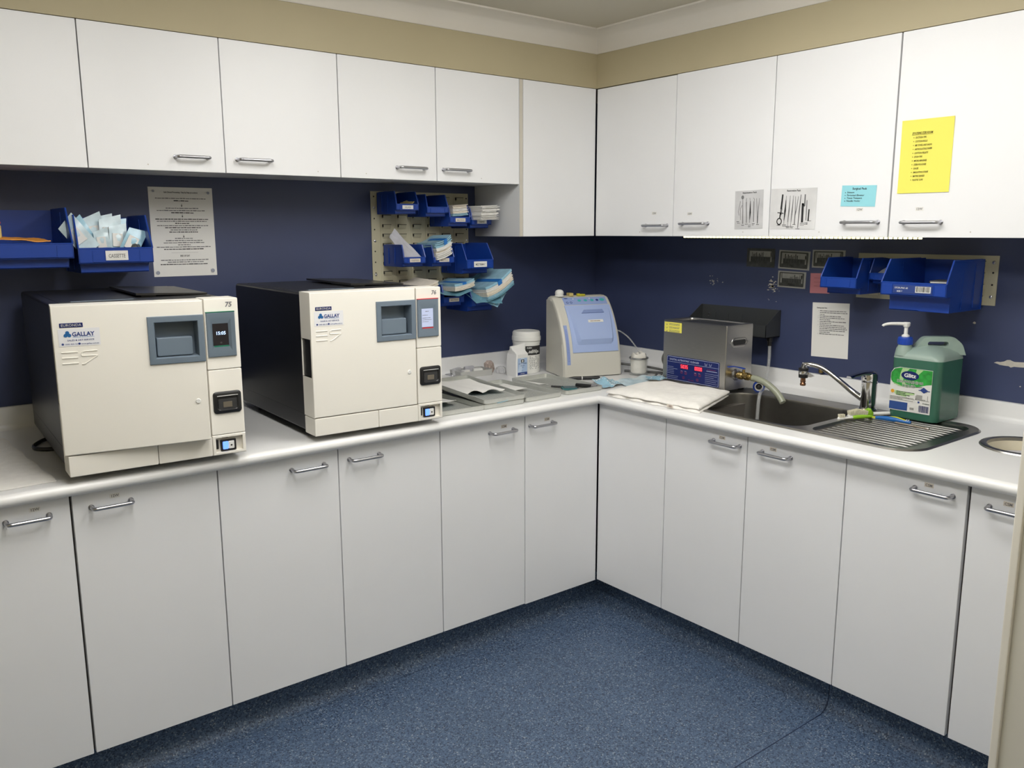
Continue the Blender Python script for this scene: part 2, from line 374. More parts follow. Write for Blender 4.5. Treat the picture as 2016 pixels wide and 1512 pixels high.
def base_unit(label, rot, x0, x1, splits, doors):
    u = thing('base_cabinet', label, 'cabinet', (0, 0, 0), rot, 'base cabinets under the bench')
    dp = (YW if rot == 0 else XW) - .01; b = MB(); t = .016
    b.box(x0 + .001, x0 + t, .0195, dp, ZB + .001, ZD); b.box(x1 - t, x1 - .001, .0195, dp, ZB + .001, ZD); b.box(x0 + t, x1 - t, .0195, dp, ZB + .001, ZB + t)
    b.box(x0 + t, x1 - t, dp - .006, dp, ZB + t, ZD); b.box(x0 + t, x1 - t, .0195, .036, ZB + .62, ZD)
    for s_ in splits: b.box(s_ - .012, s_ + .012, .0195, .036, ZB + t, ZD)
    b.build('carcass', M_carc, u)
    for d in doors: leaf(u, *d)
    return u
G = [-2.652, -2.272, -1.8897, -1.5068, -1.1285, -.747, -.3745, 0.]
def hb(a, c): return (a, c, .822)
base_unit('white two-door base cabinet at the far left, cut off by the photo edge', 0, G[0], G[2], [G[1]],
          [(G[0], G[1], ZB, ZD, None), (G[1], G[2], ZB, ZD, hb(-2.037, -1.940), (-1.971, .843, True))])
base_unit('white two-door base cabinet under the left autoclave marked 75', 0, G[2], G[4], [G[3]],
          [(G[2] + .003, G[3], ZB, ZD, hb(-1.841, -1.743), (-1.782, .842, True)), (G[3], G[4], ZB, ZD, hb(-1.284, -1.178), None)])
base_unit('white two-door base cabinet under the right autoclave marked 76', 0, G[4], G[5], [], [(G[4], G[5], ZB, ZD, hb(-1.091, -.984), None)])
base_unit('white two-door base cabinet below the metal trays, next to the inner corner', 0, G[5], G[7] - .001, [G[6]],
          [(G[5], G[6], ZB, ZD, hb(-.536, -.431), (-.472, .838, False)), (G[6], -.003, ZB - .0035, ZD, hb(-.352, -.243), (-.268, .836, False))])
G2 = [.002, .350, .7033, 1.0559, 1.4085, 1.688]
base_unit('handleless white corner base cabinet to the right of the inner corner', RW, G2[0], G2[1], [], [(G2[0], G2[1], ZB, ZD, None)])
base_unit('white two-door base cabinet under the sink bowl', RW, G2[1], G2[3], [G2[2]],
          [(G2[1], G2[2], ZB, ZD, (.565, .674, .823), (.600, .838, False)), (G2[2], G2[3], ZB, ZD, (.762, .868, .823), (.802, .838, False))])
base_unit('white base cabinet under the drainer and waste hole, partly behind the partition', RW, G2[3], G2[5], [G2[4]],
          [(G2[3], G2[4] - .002, ZB, ZD, (1.265, 1.369, .823), (1.303, .838, False)), (G2[4] + .004, G2[5], ZB, ZD, (1.463, 1.569, .819), (1.508, .836, False))])

def wall_unit(label, rot, x0, x1, z0, splits, doors, side=None):
    u = thing('wall_cabinet', label, 'cabinet', (0, UY, 0) if rot == 0 else (UX, 0, 0), rot, 'wall cabinets')
    dp = (YW - UY if rot == 0 else XW - UX) - .002; t = .016; b = MB(); zb = z0 + .006
    b.box(x0 + .0005, x0 + t, .0195, dp, zb, ZT - .001); b.box(x1 - t, x1 - .0005, .0195, dp, zb, ZT - .001)
    b.box(x0 + t, x1 - t, .0195, dp, ZT - t, ZT - .001); b.box(x0 + t, x1 - t, dp - .006, dp, zb + t, ZT - t)
    for s_ in splits: b.box(s_ - .012, s_ + .012, .0195, .036, zb + t, ZT - t)
    b.build('carcass', M_carc, u)
    MB().box(x0 + .0005, x1 - .0005, .0185, dp, zb - .002, zb + .014, .001).build('base_panel', M_side, u)
    if side:
        s0, s1 = side; b = MB(); b.box(s0, s1, .001, dp, z0, ZT - .001, .001); b.mi = 1; b.box(s0 + .0005, s1 - .0005, -.0004, .002, z0 + .0005, ZT - .0015)
        b.build('end_panel', [M_side, M_edge], u)
    for d in doors: leaf(u, *d)
    return u
U = [-2.086, -1.6712, -1.2567, -.8416, -.4324, -.0245]
def hu(a, c): return (a, c, .764 + 1.)
wall_unit('white wall cabinet at the top left corner, cut off by the photo edge', 0, U[0], U[1], ZU1, [], [(U[0], U[1], ZU1, ZT - .001, None, None, (-1.90, 1.737))])
wall_unit('short white two-door wall cabinet above the printed notice', 0, U[1], U[3], ZU1, [U[2]],
          [(U[1], U[2], ZU1, ZT - .001, hu(-1.416, -1.314), None, (-1.50, 1.737)), (U[2], U[3], ZU1, ZT - .001, hu(-1.217, -1.105), None, (-.93, 1.737))])
wall_unit('short white two-door wall cabinet above the louvred bin panel', 0, U[3], U[5], ZU1, [U[4]],
          [(U[3], U[4], ZU1, ZT - .001, hu(-.610, -.492), None, (-.74, 1.737)), (U[4], U[5], ZU1, ZT - .001, hu(-.404, -.286), None, (-.22, 1.737))])
wall_unit('tall handleless white corner wall cabinet with an exposed side panel', 0, -.0235, UX - .002, ZU0, [], [(-.005, UX - .003, ZU0, ZT - .001, None)], (-.0235, -.006))
V = [-.462, -.0072, .4535, .9097, 1.366]
wall_unit('white two-door wall cabinet right of the inner corner carrying the grey examination photo', RW, V[0], V[2], ZU0, [V[1]],
          [(V[0], V[1], ZU0, ZT - .003, (-.155, -.037, 1.550), (-.110, 1.600, True), (-.19, 1.523)), (V[1], V[2], ZU0, ZT - .001, (.046, .173, 1.556), (.080, 1.595, True), (.34, 1.523))])
wall_unit('white two-door wall cabinet at the top right carrying the yellow list', RW, V[2], V[4], ZU0, [V[3]],
          [(V[2], V[3], ZU0, ZT - .001, (.754, .874, 1.555), (.806, 1.597, True), (.66, 1.523)), (V[3] + .002, V[4], ZU0, ZT - .001, (.961, 1.079, 1.553), (1.008, 1.595, True), (1.17, 1.523))])

# ------------------------------------------------------------------ worktop
SX0, SX1, SY0, SY1 = .050, .552, -1.230, -.275      # sink outline
WC, WR = (.392, -1.398), .128                        # waste hole
bm = bmesh.new()
def loop(pts):
    vs = [bm.verts.new(p) for p in pts]; return [bm.edges.new((vs[i], vs[(i + 1) % len(vs)])) for i in range(len(vs))]
E_ = []
xe = .03
E_ += loop([(-2.66, xe, BT), (-2.66, YW - .001, BT), (XW - .001, YW - .001, BT), (XW - .001, -1.688, BT), (xe, -1.688, BT), (xe, xe, BT)])
E_ += loop([(x, y, BT) for x, y in rr(SX0 + .012, SX1 - .012, SY0 + .012, SY1 - .012, .085, 8)])
E_ += loop([(WC[0] + (WR - .006) * math.cos(2 * PI * k / 48), WC[1] + (WR - .006) * math.sin(2 * PI * k / 48), BT) for k in range(48)])
bmesh.ops.triangle_fill(bm, edges=E_, use_beauty=True); bm.verts.index_update()
tv = [tuple(v.co) for v in bm.verts]; tf = [[v.index for v in f.verts] for f in bm.faces]; be = [(e.verts[0].index, e.verts[1].index) for e in bm.edges if len(e.link_faces) == 1]; nv = len(tv); bm.free()
front = lambda i, j: (tv[i][1] == xe and tv[j][1] == xe and tv[i][0] <= xe) or (tv[i][0] == xe and tv[j][0] == xe and tv[i][1] <= xe)
b = MB(); b.add(tv + [(x, y, .8655) for x, y, z in tv], tf + [[nv + k for k in reversed(f)] for f in tf] + [(i, j, nv + j, nv + i) for i, j in be if not front(i, j)])
prof = [(xe, BT), (.012, BT - .0002)]
for k in range(11):
    t = PI * .94 * k / 10; prof.append((-.018 - .018 * math.sin(t), BT - .0005 - .0165 * (1 - math.cos(t))))
prof += [(-.006, .8655), (xe, .8655)]
b.loft([[(-2.66, o, z) for o, z in prof], [(o, o, z) for o, z in prof], [(o, -1.688, z) for o, z in prof]], True, True, False)
wt = tag(b.build('worktop', M_bench, ang=50), 'L-shaped white laminate worktop with a rounded front edge', 'worktop')
b = MB(); prof = [(-.001, .9003)]
up = []
for o, z in ((.0015, .9005), (0.0015, .974), (.016, .974), (.018, .972), (.018, .918), (.021, .910), (.027, .9035), (.036, .9005)): up.append((o, z))
b.loft([[(-2.66, YW - o, z) for o, z in up], [(XW - o, YW - o, z - .002) for o, z in up]], True, True); struct(b.build('trim_4', M_bench))
b = MB(); b.loft([[(XW - o, YW - o, z - .002) for o, z in up], [(XW - o, -1.688, z - (.012 if z > .95 else 0)) for o, z in up]], True, True); struct(b.build('trim_5', M_bench))

# ------------------------------------------------------------------ sink
def rrp(x0, x1, y0, y1, r, z, n=8): return [(x, y, z) for x, y in rr(x0, x1, y0, y1, r, n)]
sk = thing('kitchen_sink', 'stainless steel sink with one bowl and a ribbed drainer', 'sink', (0, 0, 0))
BX0, BX1, BY0, BY1 = .076, .455, -.838, -.330        # bowl mouth
DX0, DX1, DY0, DY1 = .082, .512, -1.192, -.866       # drainer recess
bm = bmesh.new(); E_ = []
E_ += loop(rrp(SX0 + .012, SX1 - .012, SY0 + .012, SY1 - .012, .085, .9045)); E_ += loop(rrp(BX0, BX1, BY0, BY1, .07, .9045)); E_ += loop(rrp(DX0, DX1, DY0, DY1, .045, .9045))
bmesh.ops.triangle_fill(bm, edges=E_, use_beauty=True); bm.verts.index_update()
b = MB(); b.add([tuple(v.co) for v in bm.verts], [[v.index for v in f.verts] for f in bm.faces]); bm.free()
b.loft([rrp(SX0 + .012, SX1 - .012, SY0 + .012, SY1 - .012, .085, .9045), rrp(SX0 + .006, SX1 - .006, SY0 + .006, SY1 - .006, .09, .9055), rrp(SX0, SX1, SY0, SY1, .095, .9004)])
b.build('rim', M_sink, sk)
b = MB(); I = lambda i, z, r: rrp(BX0 + i, BX1 - i, BY0 + i, BY1 - i, r, z)
b.loft([I(0, .9045, .07), I(.0018, .9030, .07), I(.003, .897, .07), I(.008, .80, .066), I(.014, .768, .062), I(.026, .752, .055), I(.05, .748, .04)], False, True)
b.build('bowl', M_sink, sk, ang=30)
b = MB(); b.lathe([(.042, .0), (.042, .003), (.034, .004), (.030, .001), (.004, .001)], 24, ((BX0 + BX1) / 2, (BY0 + BY1) / 2, .7485)); b.build('waste_drain', M_mirror, sk)
b = MB(); zr = .8965
b.loft([rrp(DX0, DX1, DY0, DY1, .045, .9045), rrp(DX0 + .006, DX1 - .006, DY0 + .006, DY1 - .006, .04, .899), rrp(DX0 + .012, DX1 - .012, DY0 + .012, DY1 - .012, .036, zr)], False, True)
n = 14
for k in range(n):
    x = DX0 + .030 + (DX1 - DX0 - .060) * k / (n - 1); hw = .0066
    y0, y1 = DY0 + .022, DY1 - .010
    sec = [(-hw, 0), (-hw * .7, .0032), (-hw * .3, .0046), (hw * .3, .0046), (hw * .7, .0032), (hw, 0)]
    b.loft([[(x + o * .6, y0, zr) for o, h in sec], [(x + o, y0 + .014, zr + h) for o, h in sec], [(x + o, y1 - .014, zr + h) for o, h in sec], [(x + o * .6, y1, zr) for o, h in sec]], False, False, False)
b.build('drainer', mat('drainer_steel', (.23, .226, .215), .34, 1.), sk, ang=60)

# waste chute at the right-hand end of the bench
wch = thing('waste_chute', 'round steel-rimmed waste hole set in the bench right of the drainer', 'waste chute', (WC[0], WC[1], BT))
b = MB(); b.lathe([(WR - .022, -.006), (WR - .021, .004), (WR - .014, .0065), (WR - .003, .0045), (WR, .0006), (WR - .004, .0004)], 48, c0=False, c1=False); b.build('rim', M_sink, wch)
b = MB(); b.lathe([(WR - .022, -.005), (WR - .024, -.045), (WR - .030, -.050)], 48, c0=False, c1=False); b.build('collar', M_creamp, wch)
b = MB(); b.lathe([(WR - .028, -.050), (WR - .030, -.034), (WR - .040, -.031), (.0005, -.030)], 48, c0=False, c1=True); b.mi = 1; b.lathe([(.004, -.030), (.004, -.028)], 10, (-.01, .06, 0)); b.build('flap', [M_lilac, M_ink2], wch)

# ------------------------------------------------------------------ mixer tap
tp = thing('mixer_tap', 'chrome single-lever mixer tap behind the sink bowl', 'tap', (.515, -.828, .9045))
b = MB(); b.lathe([(.031, 0), (.031, .003), (.0275, .006), (.0265, .012), (.0262, .098), (.0255, .100)], 28); b.build('body', M_mirror, tp)
b = MB(); b.lathe([(.0272, .1005), (.0278, .104), (.0278, .118), (.0268, .127), (.022, .134), (.012, .138), (.0005, .139)], 28)
sec = lambda x, z, hw, hh: [(x, -hw, z - hh), (x, hw, z - hh), (x, hw * 1.05, z), (x, hw * .7, z + hh), (x, -hw * .7, z + hh), (x, -hw * 1.05, z)]
b.loft([sec(.015, .130, .018, .008), sec(-.02, .133, .016, .007), sec(-.06, .135, .012, .0045), sec(-.105, .133, .010, .0035), sec(-.128, .130, .010, .004), sec(-.138, .131, .008, .003)], True, True)
b.mi = 1; b.lathe([(.0035, -.0285), (.0035, -.027)], 10, (0, 0, .114), 'x')
b.build('lever', [M_mirror, M_black], tp)
b = MB(); path = smooth([(-.004, .020, .036), (-.012, .062, .062), (-.024, .110, .098), (-.036, .160, .130), (-.046, .200, .140), (-.053, .228, .138)], 6)
rad = [.0115 - .003 * min(1, i / 14) for i in range(len(path))]
b.tube(path, rad, 14); b.tube([(-.053, .224, .142), (-.054, .229, .126)], .011, 14); b.build('spout', M_mirror, tp)
b = MB(); e = Vector((-.054, .228, .126)); b.lathe([(.0165, 0), (.0175, -.002), (.0175, -.010), (.0165, -.011)], 20, e); b.lathe([(.0165, -.024), (.0175, -.025), (.0165, -.036), (.013, -.037)], 20, e); b.mi = 1
b.lathe([(.0170, -.011), (.0176, -.013), (.0176, -.022), (.017, -.024)], 20, e, c0=False, c1=False); b.mi = 2; b.lathe([(.0088, -.037), (.0088, -.048), (.0105, -.050), (.0075, -.054), (.0105, -.058), (.0105, -.064), (.0085, -.066)], 16, e); b.mi = 1
b.add([(e.x + .002, e.y - .016, e.z - .014), (e.x + .002, e.y - .044, e.z - .026), (e.x + .001, e.y - .030, e.z - .032), (e.x, e.y - .015, e.z - .032), (e.x + .005, e.y - .016, e.z - .014), (e.x + .005, e.y - .044, e.z - .026), (e.x + .004, e.y - .030, e.z - .032), (e.x + .003, e.y - .015, e.z - .032)], [(0, 1, 2, 3), (4, 5, 6, 7), (0, 1, 5, 4), (1, 2, 6, 5), (2, 3, 7, 6), (3, 0, 4, 7)])
b.build('hose_adaptor', [M_black, M_mirror, M_copper], tp)
b = MB(); b.lathe([(.009, 0), (.009, .012), (.006, .016)], 12, (XW - .016, -.517, .975)); b.mi = 1; b.lathe([(.004, .016), (.0055, .020), (.0055, .026), (.002, .03)], 12, (XW - .016, -.517, .975))
tag(b.build('brass_stub', [M_brass, M_mirror]), 'small brass pipe stub standing on the upstand below the right-hand notice', 'pipe fitting')

# ------------------------------------------------------------------ steam sterilisers
W_, H_, DS = .450, .4345, .355
def rect(x0, x1, z0, z1, y): return [(x0, y, z0), (x1, y, z0), (x1, y, z1), (x0, y, z1)]
def autoclave(loc, rz, label, depth, num, lit, swing):
    a = thing('autoclave', label, 'autoclave', loc, rz, 'steam autoclaves')
    b = MB(); b.loft([[(x, y, z) for x, z in rr(.004, W_ - .004, .004, H_ - .004, .008, 3)] for y in (.077, depth - .03)] + [[(x, depth, z) for x, z in rr(.012, W_ - .012, .05, H_ - .010, .008, 3)]], True, True)
    # seam line of the side cover
    b.mi = 1; b.box(.0035, .0042, .10, depth - .06, .055, .0562)
    b.build('casing', [M_mblack, M_black], a)
    for x in (.05, W_ - .05):
        for y in (.10, depth - .10):
            MB().lathe([(.016, -.0185), (.018, -.016), (.018, .004)], 14, (x, y, 0)).build('foot', M_black, a)
    b = MB(); b.box(.03, W_ - .03, .14, .62 if depth > .65 else .6, H_ - .006, H_ - .0028, .001); b.build('top_plate', M_mblack, a)
    b = MB(); z = H_ - .003
    b.loft([[(.235, .21, z + .006), (.43, .21, z + .0005), (.43, .21, z + .005), (.235, .21, z + .012)], [(.235, .58, z + .006), (.43, .58, z + .0005), (.43, .58, z + .005), (.235, .58, z + .012)]], True, True); b.box(.25, .29, .22, .40, z - .001, z + .005)
    b.build('tank_lid', mat('lid_plastic', (.020, .019, .018), .3), a)
    b = MB(); b.box(.06, .215, .145, .158, H_ - .0035, H_ - .0015, .0005); b.build('edge_trim', M_slate, a)
    # white front: base panel, control column
    b = MB(); b.box(0, .2147, 0, .077, 0, .0545, .003); b.box(.2153, .3575, 0, .077, 0, .0545, .003); b.build('base_panel', M_acw, a)
    b = MB(); b.box(.3582, W_, 0, .077, .0572, .2395, .003); b.box(.3582, W_, 0, .077, .2405, H_, .003)
    c = b.build('control_column', M_acw, a)
    b = MB(); b.text(num, .414, .411, .0185, -.0006, 'LEFT', .03, .16); b.build('handwritten_number', M_ink2, c)
    b = MB(); X0, X1 = .3582, W_
    b.loft([rect(X0, X1, 0, .0565, .077), rect(X0, X1, 0, .0565, .002), rect(X0 + .002, X1 - .002, .002, .0545, 0), rect(X0 + .0085, X1 - .0085, .0075, .049, 0), rect(X0 + .0085, X1 - .0085, .0075, .049, .012)], True, True)
    s = b.build('switch_bay', M_acw, a)
    b = MB(); b.box(.381, .424, .004, .012, .009, .041, .002); b.mi = 1; b.box(.386, .401, .001, .006, .014, .036, .002); b.mi = 2; b.box(.4012, .418, .0018, .006, .014, .036, .002); b.mi = 0; b.quad(.407, .412, .022, .0265, .0016)
    b.build('power_switch', [M_black, M_swb, M_white], s)
    b = MB(); b.box(.3685, .3755, .006, .013, .016, .042, .001); b.box(.385, .402, .004, .0125, .0465, .0495, .001); b.build('usb_port', M_black, s)
    # screen bezel
    b = MB(); x0, x1, z0, z1 = .361, .438, .2755, .3975
    b.loft([rect(x0, x1, z0, z1, 0), rect(x0, x1, z0, z1, -.004), rect(x0 + .002, x1 - .002, z0 + .002, z1 - .002, -.006), rect(x0 + .011, x1 - .012, z0 + .017, z1 - .018, -.0062), rect(.3765, .4195, z0 + .030, z1 - .030, -.001)], True, True)
    z = b.build('screen_bezel', M_slated if num == '75' else M_slate, a)
    MB().box(x0 - .001, x1, -.006, -.0, z1 - .0006, z1 + .0018, .0004).build('edge_strip', M_green if num == '75' else M_red, z); MB().box(.379, .4195, -.0022, -.0005, .2995, .3062).build('colour_strip', M_green if num == '75' else M_red, z)
    b = MB(); b.box(.377, .419, -.0024, -.0005, .3075, .3665)
    if lit:
        b.mi = 1; b.text('15:05', .398, .336, .0125, -.003, 'CENTER', .02); b.mi = 2; b.text('ES', .398, .3125, .005, -.003, 'CENTER')
        b.build('screen', [M_screen, M_clock, M_ink2], z)
    else:
        b.mi = 1; b.greek(.390, .402, .357, .002, -.003, seed=3)
        for k, (zz, l) in enumerate(((.345, .02), (.343, .0), (.336, .03), (.330, .034), (.324, .025))): b.greek(.379, .379 + l, zz, .0014, -.003, seed=k)
        b.build('screen', [M_screenl, M_ink2], z)
    # receipt printer
    b = MB(); L = lambda i, y: [(x, y, zz) for x, zz in rr(.366 + i, .443 - i, .1175 + i, .1785 - i, .009, 4)]
    b.loft([L(0, 0), L(0, -.003), L(.003, -.006), L(.009, -.0065), L(.012, -.003)], True, True); p = b.build('printer', M_black, a)
    b = MB(); b.box(.376, .433, -.0072, -.004, .1665, .1680); b.mi = 1; b.box(.379, .430, -.0046, -.002, .128, .158, .001); b.mi = 2; b.box(.392, .417, -.0055, -.003, .134, .150, .001); b.build('paper_slot', [M_white, M_dgrey, mat('smoked_window', (.15, .13, .10), .2)], p)
    # door hinged at the left edge
    d = MB(); x0, x1, z0, z1 = 0., DS, .0565, H_
    hx0, hx1, hz0, hz1 = .222, .348, .278, .392
    hole = lambda y: rect(hx0, hx1, hz0, hz1, y)
    d.loft([hole(.05), hole(0), rect(x0 + .004, x1 - .002, z0 + .003, z1 - .004, 0), rect(x0 + .001, x1 - .0006, z0 + .0008, z1 - .001, .0015), rect(x0, x1, z0, z1, .004)])
    # left side with its notch, plus top, right, bottom and back
    yb = .0765; nz0, nz1, ny0, ny1 = .179, .295, .008, .070
    d.add([(x1, .004, z0), (x1, yb, z0), (x1, yb, z1), (x1, .004, z1), (x0, .004, z0), (x0, yb, z0), (x0, yb, z1), (x0, .004, z1)], [(0, 1, 2, 3), (3, 2, 6, 7), (0, 1, 5, 4), (1, 2, 6, 5)])
    d.add([(x0, .004, z0), (x0, yb, z0), (x0, yb, z1), (x0, .004, z1), (x0, ny0, nz0), (x0, ny1 + .0065, nz0), (x0, ny1 + .0065, nz1), (x0, ny0, nz1)], [(0, 1, 5, 4), (2, 3, 7, 6), (3, 0, 4, 7)])
    d.mi = 1; d.add([(x0, ny0, nz0), (x0, yb, nz0), (x0, yb, nz1), (x0, ny0, nz1), (x0 + .02, ny0 + .004, nz0 + .002), (x0 + .02, yb, nz0 + .002), (x0 + .02, yb, nz1 - .002), (x0 + .02, ny0 + .004, nz1 - .002)], [(4, 5, 6, 7), (0, 1, 5, 4), (2, 3, 7, 6), (3, 0, 4, 7)])
    d.box(x0 + .0045, x0 + .03, ny0 + .0045, yb - .0005, nz0 + .0025, nz1 - .0025)
    d.mi = 0
    # raised E9 mark: three bars, then a 9-like hook
    def bar(pts, wd=.0034):
        d.tube([(p[0], -.0002, p[1]) for p in pts], wd / 2, 6)
    for zz in (.319, .305, .291): bar([(.016, zz), (.052, zz)])
    bar(rounded([(.096, .3205, 0), (.062, .3195, 0), (.058, .3085, 0), (.096, .308, 0)], .006)); bar([(.096, .3075), (.066, .288), (.059, .288)])
    do = d.build('door', [M_acw, M_black], a)
    if swing:
        p0 = Vector((0, .0765, 0)); do.matrix_local = Matrix.Translation(p0) @ Matrix.Rotation(-swing, 4, 'Z') @ Matrix.Translation(-p0)
    # moulded grip well in the door
    b = MB(); f = lambda i, y: rect(.216 + i, .3545 - i, .2725 + i, .3975 - i, y)
    b.loft([f(0, .001), f(0, -.003), f(.002, -.0045), f(.015, -.0045), f(.017, -.002), f(.019, .040)], False, True)
    b.box(.236, .326, .006, .040, .2915, .341, .004)
    b.build('grip_well', M_slate, do)
    b = MB(); b.lathe([(.0065, 0), (.0065, -.0016), (.0055, -.0024), (.001, -.0024)], 20, (.328, 0, .1665), 'y'); b.build('button', M_white, do)
    b = MB(); b.box(.0165, .0685, -.0012, .001, .3805, .3915, .0008); b.mi = 1; b.text('EURONDA', .0425, .3832, .0088, -.0016, 'CENTER', .0, fit=.045); b.build('nameplate', [M_dblue, M_pale], do)
    b = MB(); b.box(.012, .105, -.0006, .0005, .334, .3775); b.mi = 1
    y = -.0011; b.text('GALLAY', .0425, .3585, .0145, y, 'LEFT', .03, fit=.0505); b.mi = 3
    for x, zz in ((.0285, .361), (.0365, .361), (.0325, .3675)): b.disc(x, zz, .0046, y)
    b.mi = 2; b.text('MEDICAL & SCIENTIFIC', .044, .3548, .0034, y, fit=.048)
    b.mi = 1; b.text('SALES & 24/7 SERVICE', .031, .3468, .0056, y, 'LEFT', .012, fit=.060); b.disc(.0205, .3395, .0028, y, 10); b.disc(.0575, .3395, .0028, y, 10)
    b.text('1300 425 529', .0245, .3377, .0046, y, 'LEFT', .012, fit=.031); b.text('www.gallay.com.au', .0615, .3377, .0044, y, 'LEFT', .012, fit=.040)
    b.build('service_sticker', [mat('sticker_white', (.80, .80, .82), .35), M_navy, M_cyan, mat('logo_blue', (.015, .13, .36), .5)], do)
    return a
autoclave((-1.8905, -.040, .9195), -.0475, 'left cream-fronted black autoclave with handwritten 75, its door standing slightly open', .735, '75', True, .105)
autoclave((-1.2139, -.0277, .9190), -.0386, 'right cream-fronted black autoclave with handwritten 76 and a red-edged screen', .69, '76', False, 0)
b = MB(); b.tube(smooth([(-1.80, .54, .9065), (-1.85, .515, .9065), (-1.875, .482, .9065), (-1.893, .446, .9065), (-1.896, .412, .9065), (-1.880, .385, .9065), (-1.855, .372, .9065), (-1.80, .372, .9065)], 6), .0058, 8)
tag(b.build('power_cable', M_black), 'black cable looping out beside the foot of the left autoclave', 'cable')

# ------------------------------------------------------------------ handpiece lubricator
def lubricator():
    WD, D, H = .281, .205, .338
    a = thing('handpiece_lubricator', 'grey-white handpiece oiling machine with a lilac-blue lid in the corner', 'dental machine', (.1225, .3405, BT + .004), -.313)
    key = [(.000, .000), (.002, .050), (.010, .105), (.027, .165), (.052, .220), (.082, .268), (.112, .303), (.135, .325), (.150, .335)]
    P = smooth([(k[0], k[1], 0) for k in key], 5); P = [(p.x, p.y) for p in P]
    cum = [0.]
    for i in range(1, len(P)): cum.append(cum[-1] + math.dist(P[i], P[i - 1]))
    T = cum[-1]
    def at(s, off=0.):
        d = min(max(s, 0), 1) * T; i = 0
        while i < len(cum) - 2 and cum[i + 1] < d: i += 1
        t = (d - cum[i]) / (cum[i + 1] - cum[i]); y = P[i][0] * (1 - t) + P[i + 1][0] * t; z = P[i][1] * (1 - t) + P[i + 1][1] * t
        ty, tz = P[i + 1][0] - P[i][0], P[i + 1][1] - P[i][1]; l = math.hypot(ty, tz); return y - off * tz / l, z + off * ty / l
    front = [at(k / 40) for k in range(41)]
    sec = lambda i: [(y + i * .9, z - i * .6 if z > .02 else z) for y, z in front] + [(.165, H + .001 - i), (D - .008, H + .001 - i), (D, H - .010 - i * .4), (D, 0)]
    b = MB(); loops = []
    for x, i in ((0, .016), (.006, .006), (.018, 0), (WD - .018, 0), (WD - .006, .006), (WD, .016)): loops.append([(x, y, z) for y, z in sec(i)])
    b.loft(loops, True, True); b.build('housing', M_beige, a, ang=30)
    b = MB(); b.box(.012, WD - .012, .012, D - .012, -.004, .001); b.build('base', M_black, a)
    def patch(b, x0, x1, s0, s1, off, n=14, skew=0.):
        fr = []
        for k in range(n + 1):
            s_ = s0 + (s1 - s0) * k / n; y, z = at(s_, off); y2, z2 = at(s_, -.002); q_ = skew * (k / n)
            fr.append(((x0 + q_, y, z), (x1 - q_, y, z), (x1 - q_, y2, z2), (x0 + q_, y2, z2)))
        b.loft([list(f) for f in fr], True, True)
    b = MB(); patch(b, .048, .258, .868, .985, .0012)
    b.mi = 1
    def spot(x, s_, r, m, rz=None):
        b.mi = m; vs = []
        for k in range(14):
            t = 2 * PI * k / 14; y, z = at(s_ + (rz or r) * math.sin(t) / T, .0020); vs.append((x + r * math.cos(t), y, z))
        b.add(vs, [tuple(range(14))])
    for x in (.125, .155, .187): spot(x, .928, .0085, 1, .007)
    spot(.212, .928, .007, 2, .006); spot(.236, .932, .0125, 1, .0085)
    for x in (.064, .082): spot(x, .900, .006, 2, .006); spot(x, .900, .0038, 0, .0038)
    spot(.064, .965, .010, 2, .003); spot(.098, .955, .003, 3); spot(.178, .958, .003, 3)
    b.build('control_strip', [M_lblue2, M_teal, M_navy, M_white], a)
    lid = MB(); patch(lid, .044, .262, .275, .855, .0035, 20)
    # raised bellied centre of the lid
    fr = []
    for k in range(17):
        t = k / 16; s_ = .36 + .44 * t; o = .0035 + .017 * max(0., 1 - t) ** .8 * min(1, t * 7 + .02); y, z = at(s_, o); y0, z0 = at(s_, .002); i = .012 + .026 * (1 - t); e = .006 + .013 * (1 - t)
        fr.append([(.044 + i * .6, y0, z0), (.044 + i * .6 + e, y, z), (.262 - i * .5 - e * .7, y, z), (.262 - i * .5, y0, z0)])
    lid.loft(fr, True, True)
    lo = lid.build('lid', M_lblue, a, ang=25)
    g = MB(); vs = [(.112, .735), (.128, .782), (.218, .785), (.220, .735)]
    lp = []
    for off in (.0005, .012):
        lp.append([(x, *at(s_, off + (0 if off < .01 or s_ < .76 else -.006))) for x, s_ in vs])
    g.loft(lp, True, True); g.build('lid_grip', mat('grip_blue', (.25, .33, .60), .35), lo)
    g = MB(); g.add([(.132, *at(.612, .0135)), (.205, *at(.612, .0135)), (.205, *at(.645, .0125)), (.132, *at(.645, .0125))], [(0, 1, 2, 3)]); g.mi = 1
    g.add([(.142, *at(.624, .0142)), (.190, *at(.624, .0142)), (.190, *at(.632, .0142)), (.142, *at(.632, .0142))], [(0, 1, 2, 3)]); g.build('paper_label', [M_paper, M_rust], lo, recalc=False)
    b = MB(); patch(b, .0155, .0305, .14, .60, .0016, 16); b.mi = 1
    for k in range(22):
        s_ = .18 + .36 * k / 21; b.add([(.019, *at(s_, .0024)), (.027, *at(s_, .0024)), (.027, *at(s_ + .006, .0024)), (.019, *at(s_ + .006, .0024))], [(0, 1, 2, 3)])
    b.build('oil_gauge', [M_lblue2, M_tape], a)
    b = MB(); b.lathe([(.021, 0), (.021, .004), (.018, .006), (.0195, .012), (.0195, .019), (.016, .026), (.008, .030), (.0005, .031)], 22, (.043, .160, H)); b.build('filler_cap', M_white, a)
    b = MB(); b.box(.088, .108, .150, .185, H, H + .014, .002); b.mi = 1; b.box(.140, .166, .150, .178, H, H + .008, .002); b.box(.128, .142, .152, .168, H, H + .011, .002); b.build('hose_clips', [M_yb, mat('yellow_clip', (.55, .50, .03), .4)], a)
lubricator()

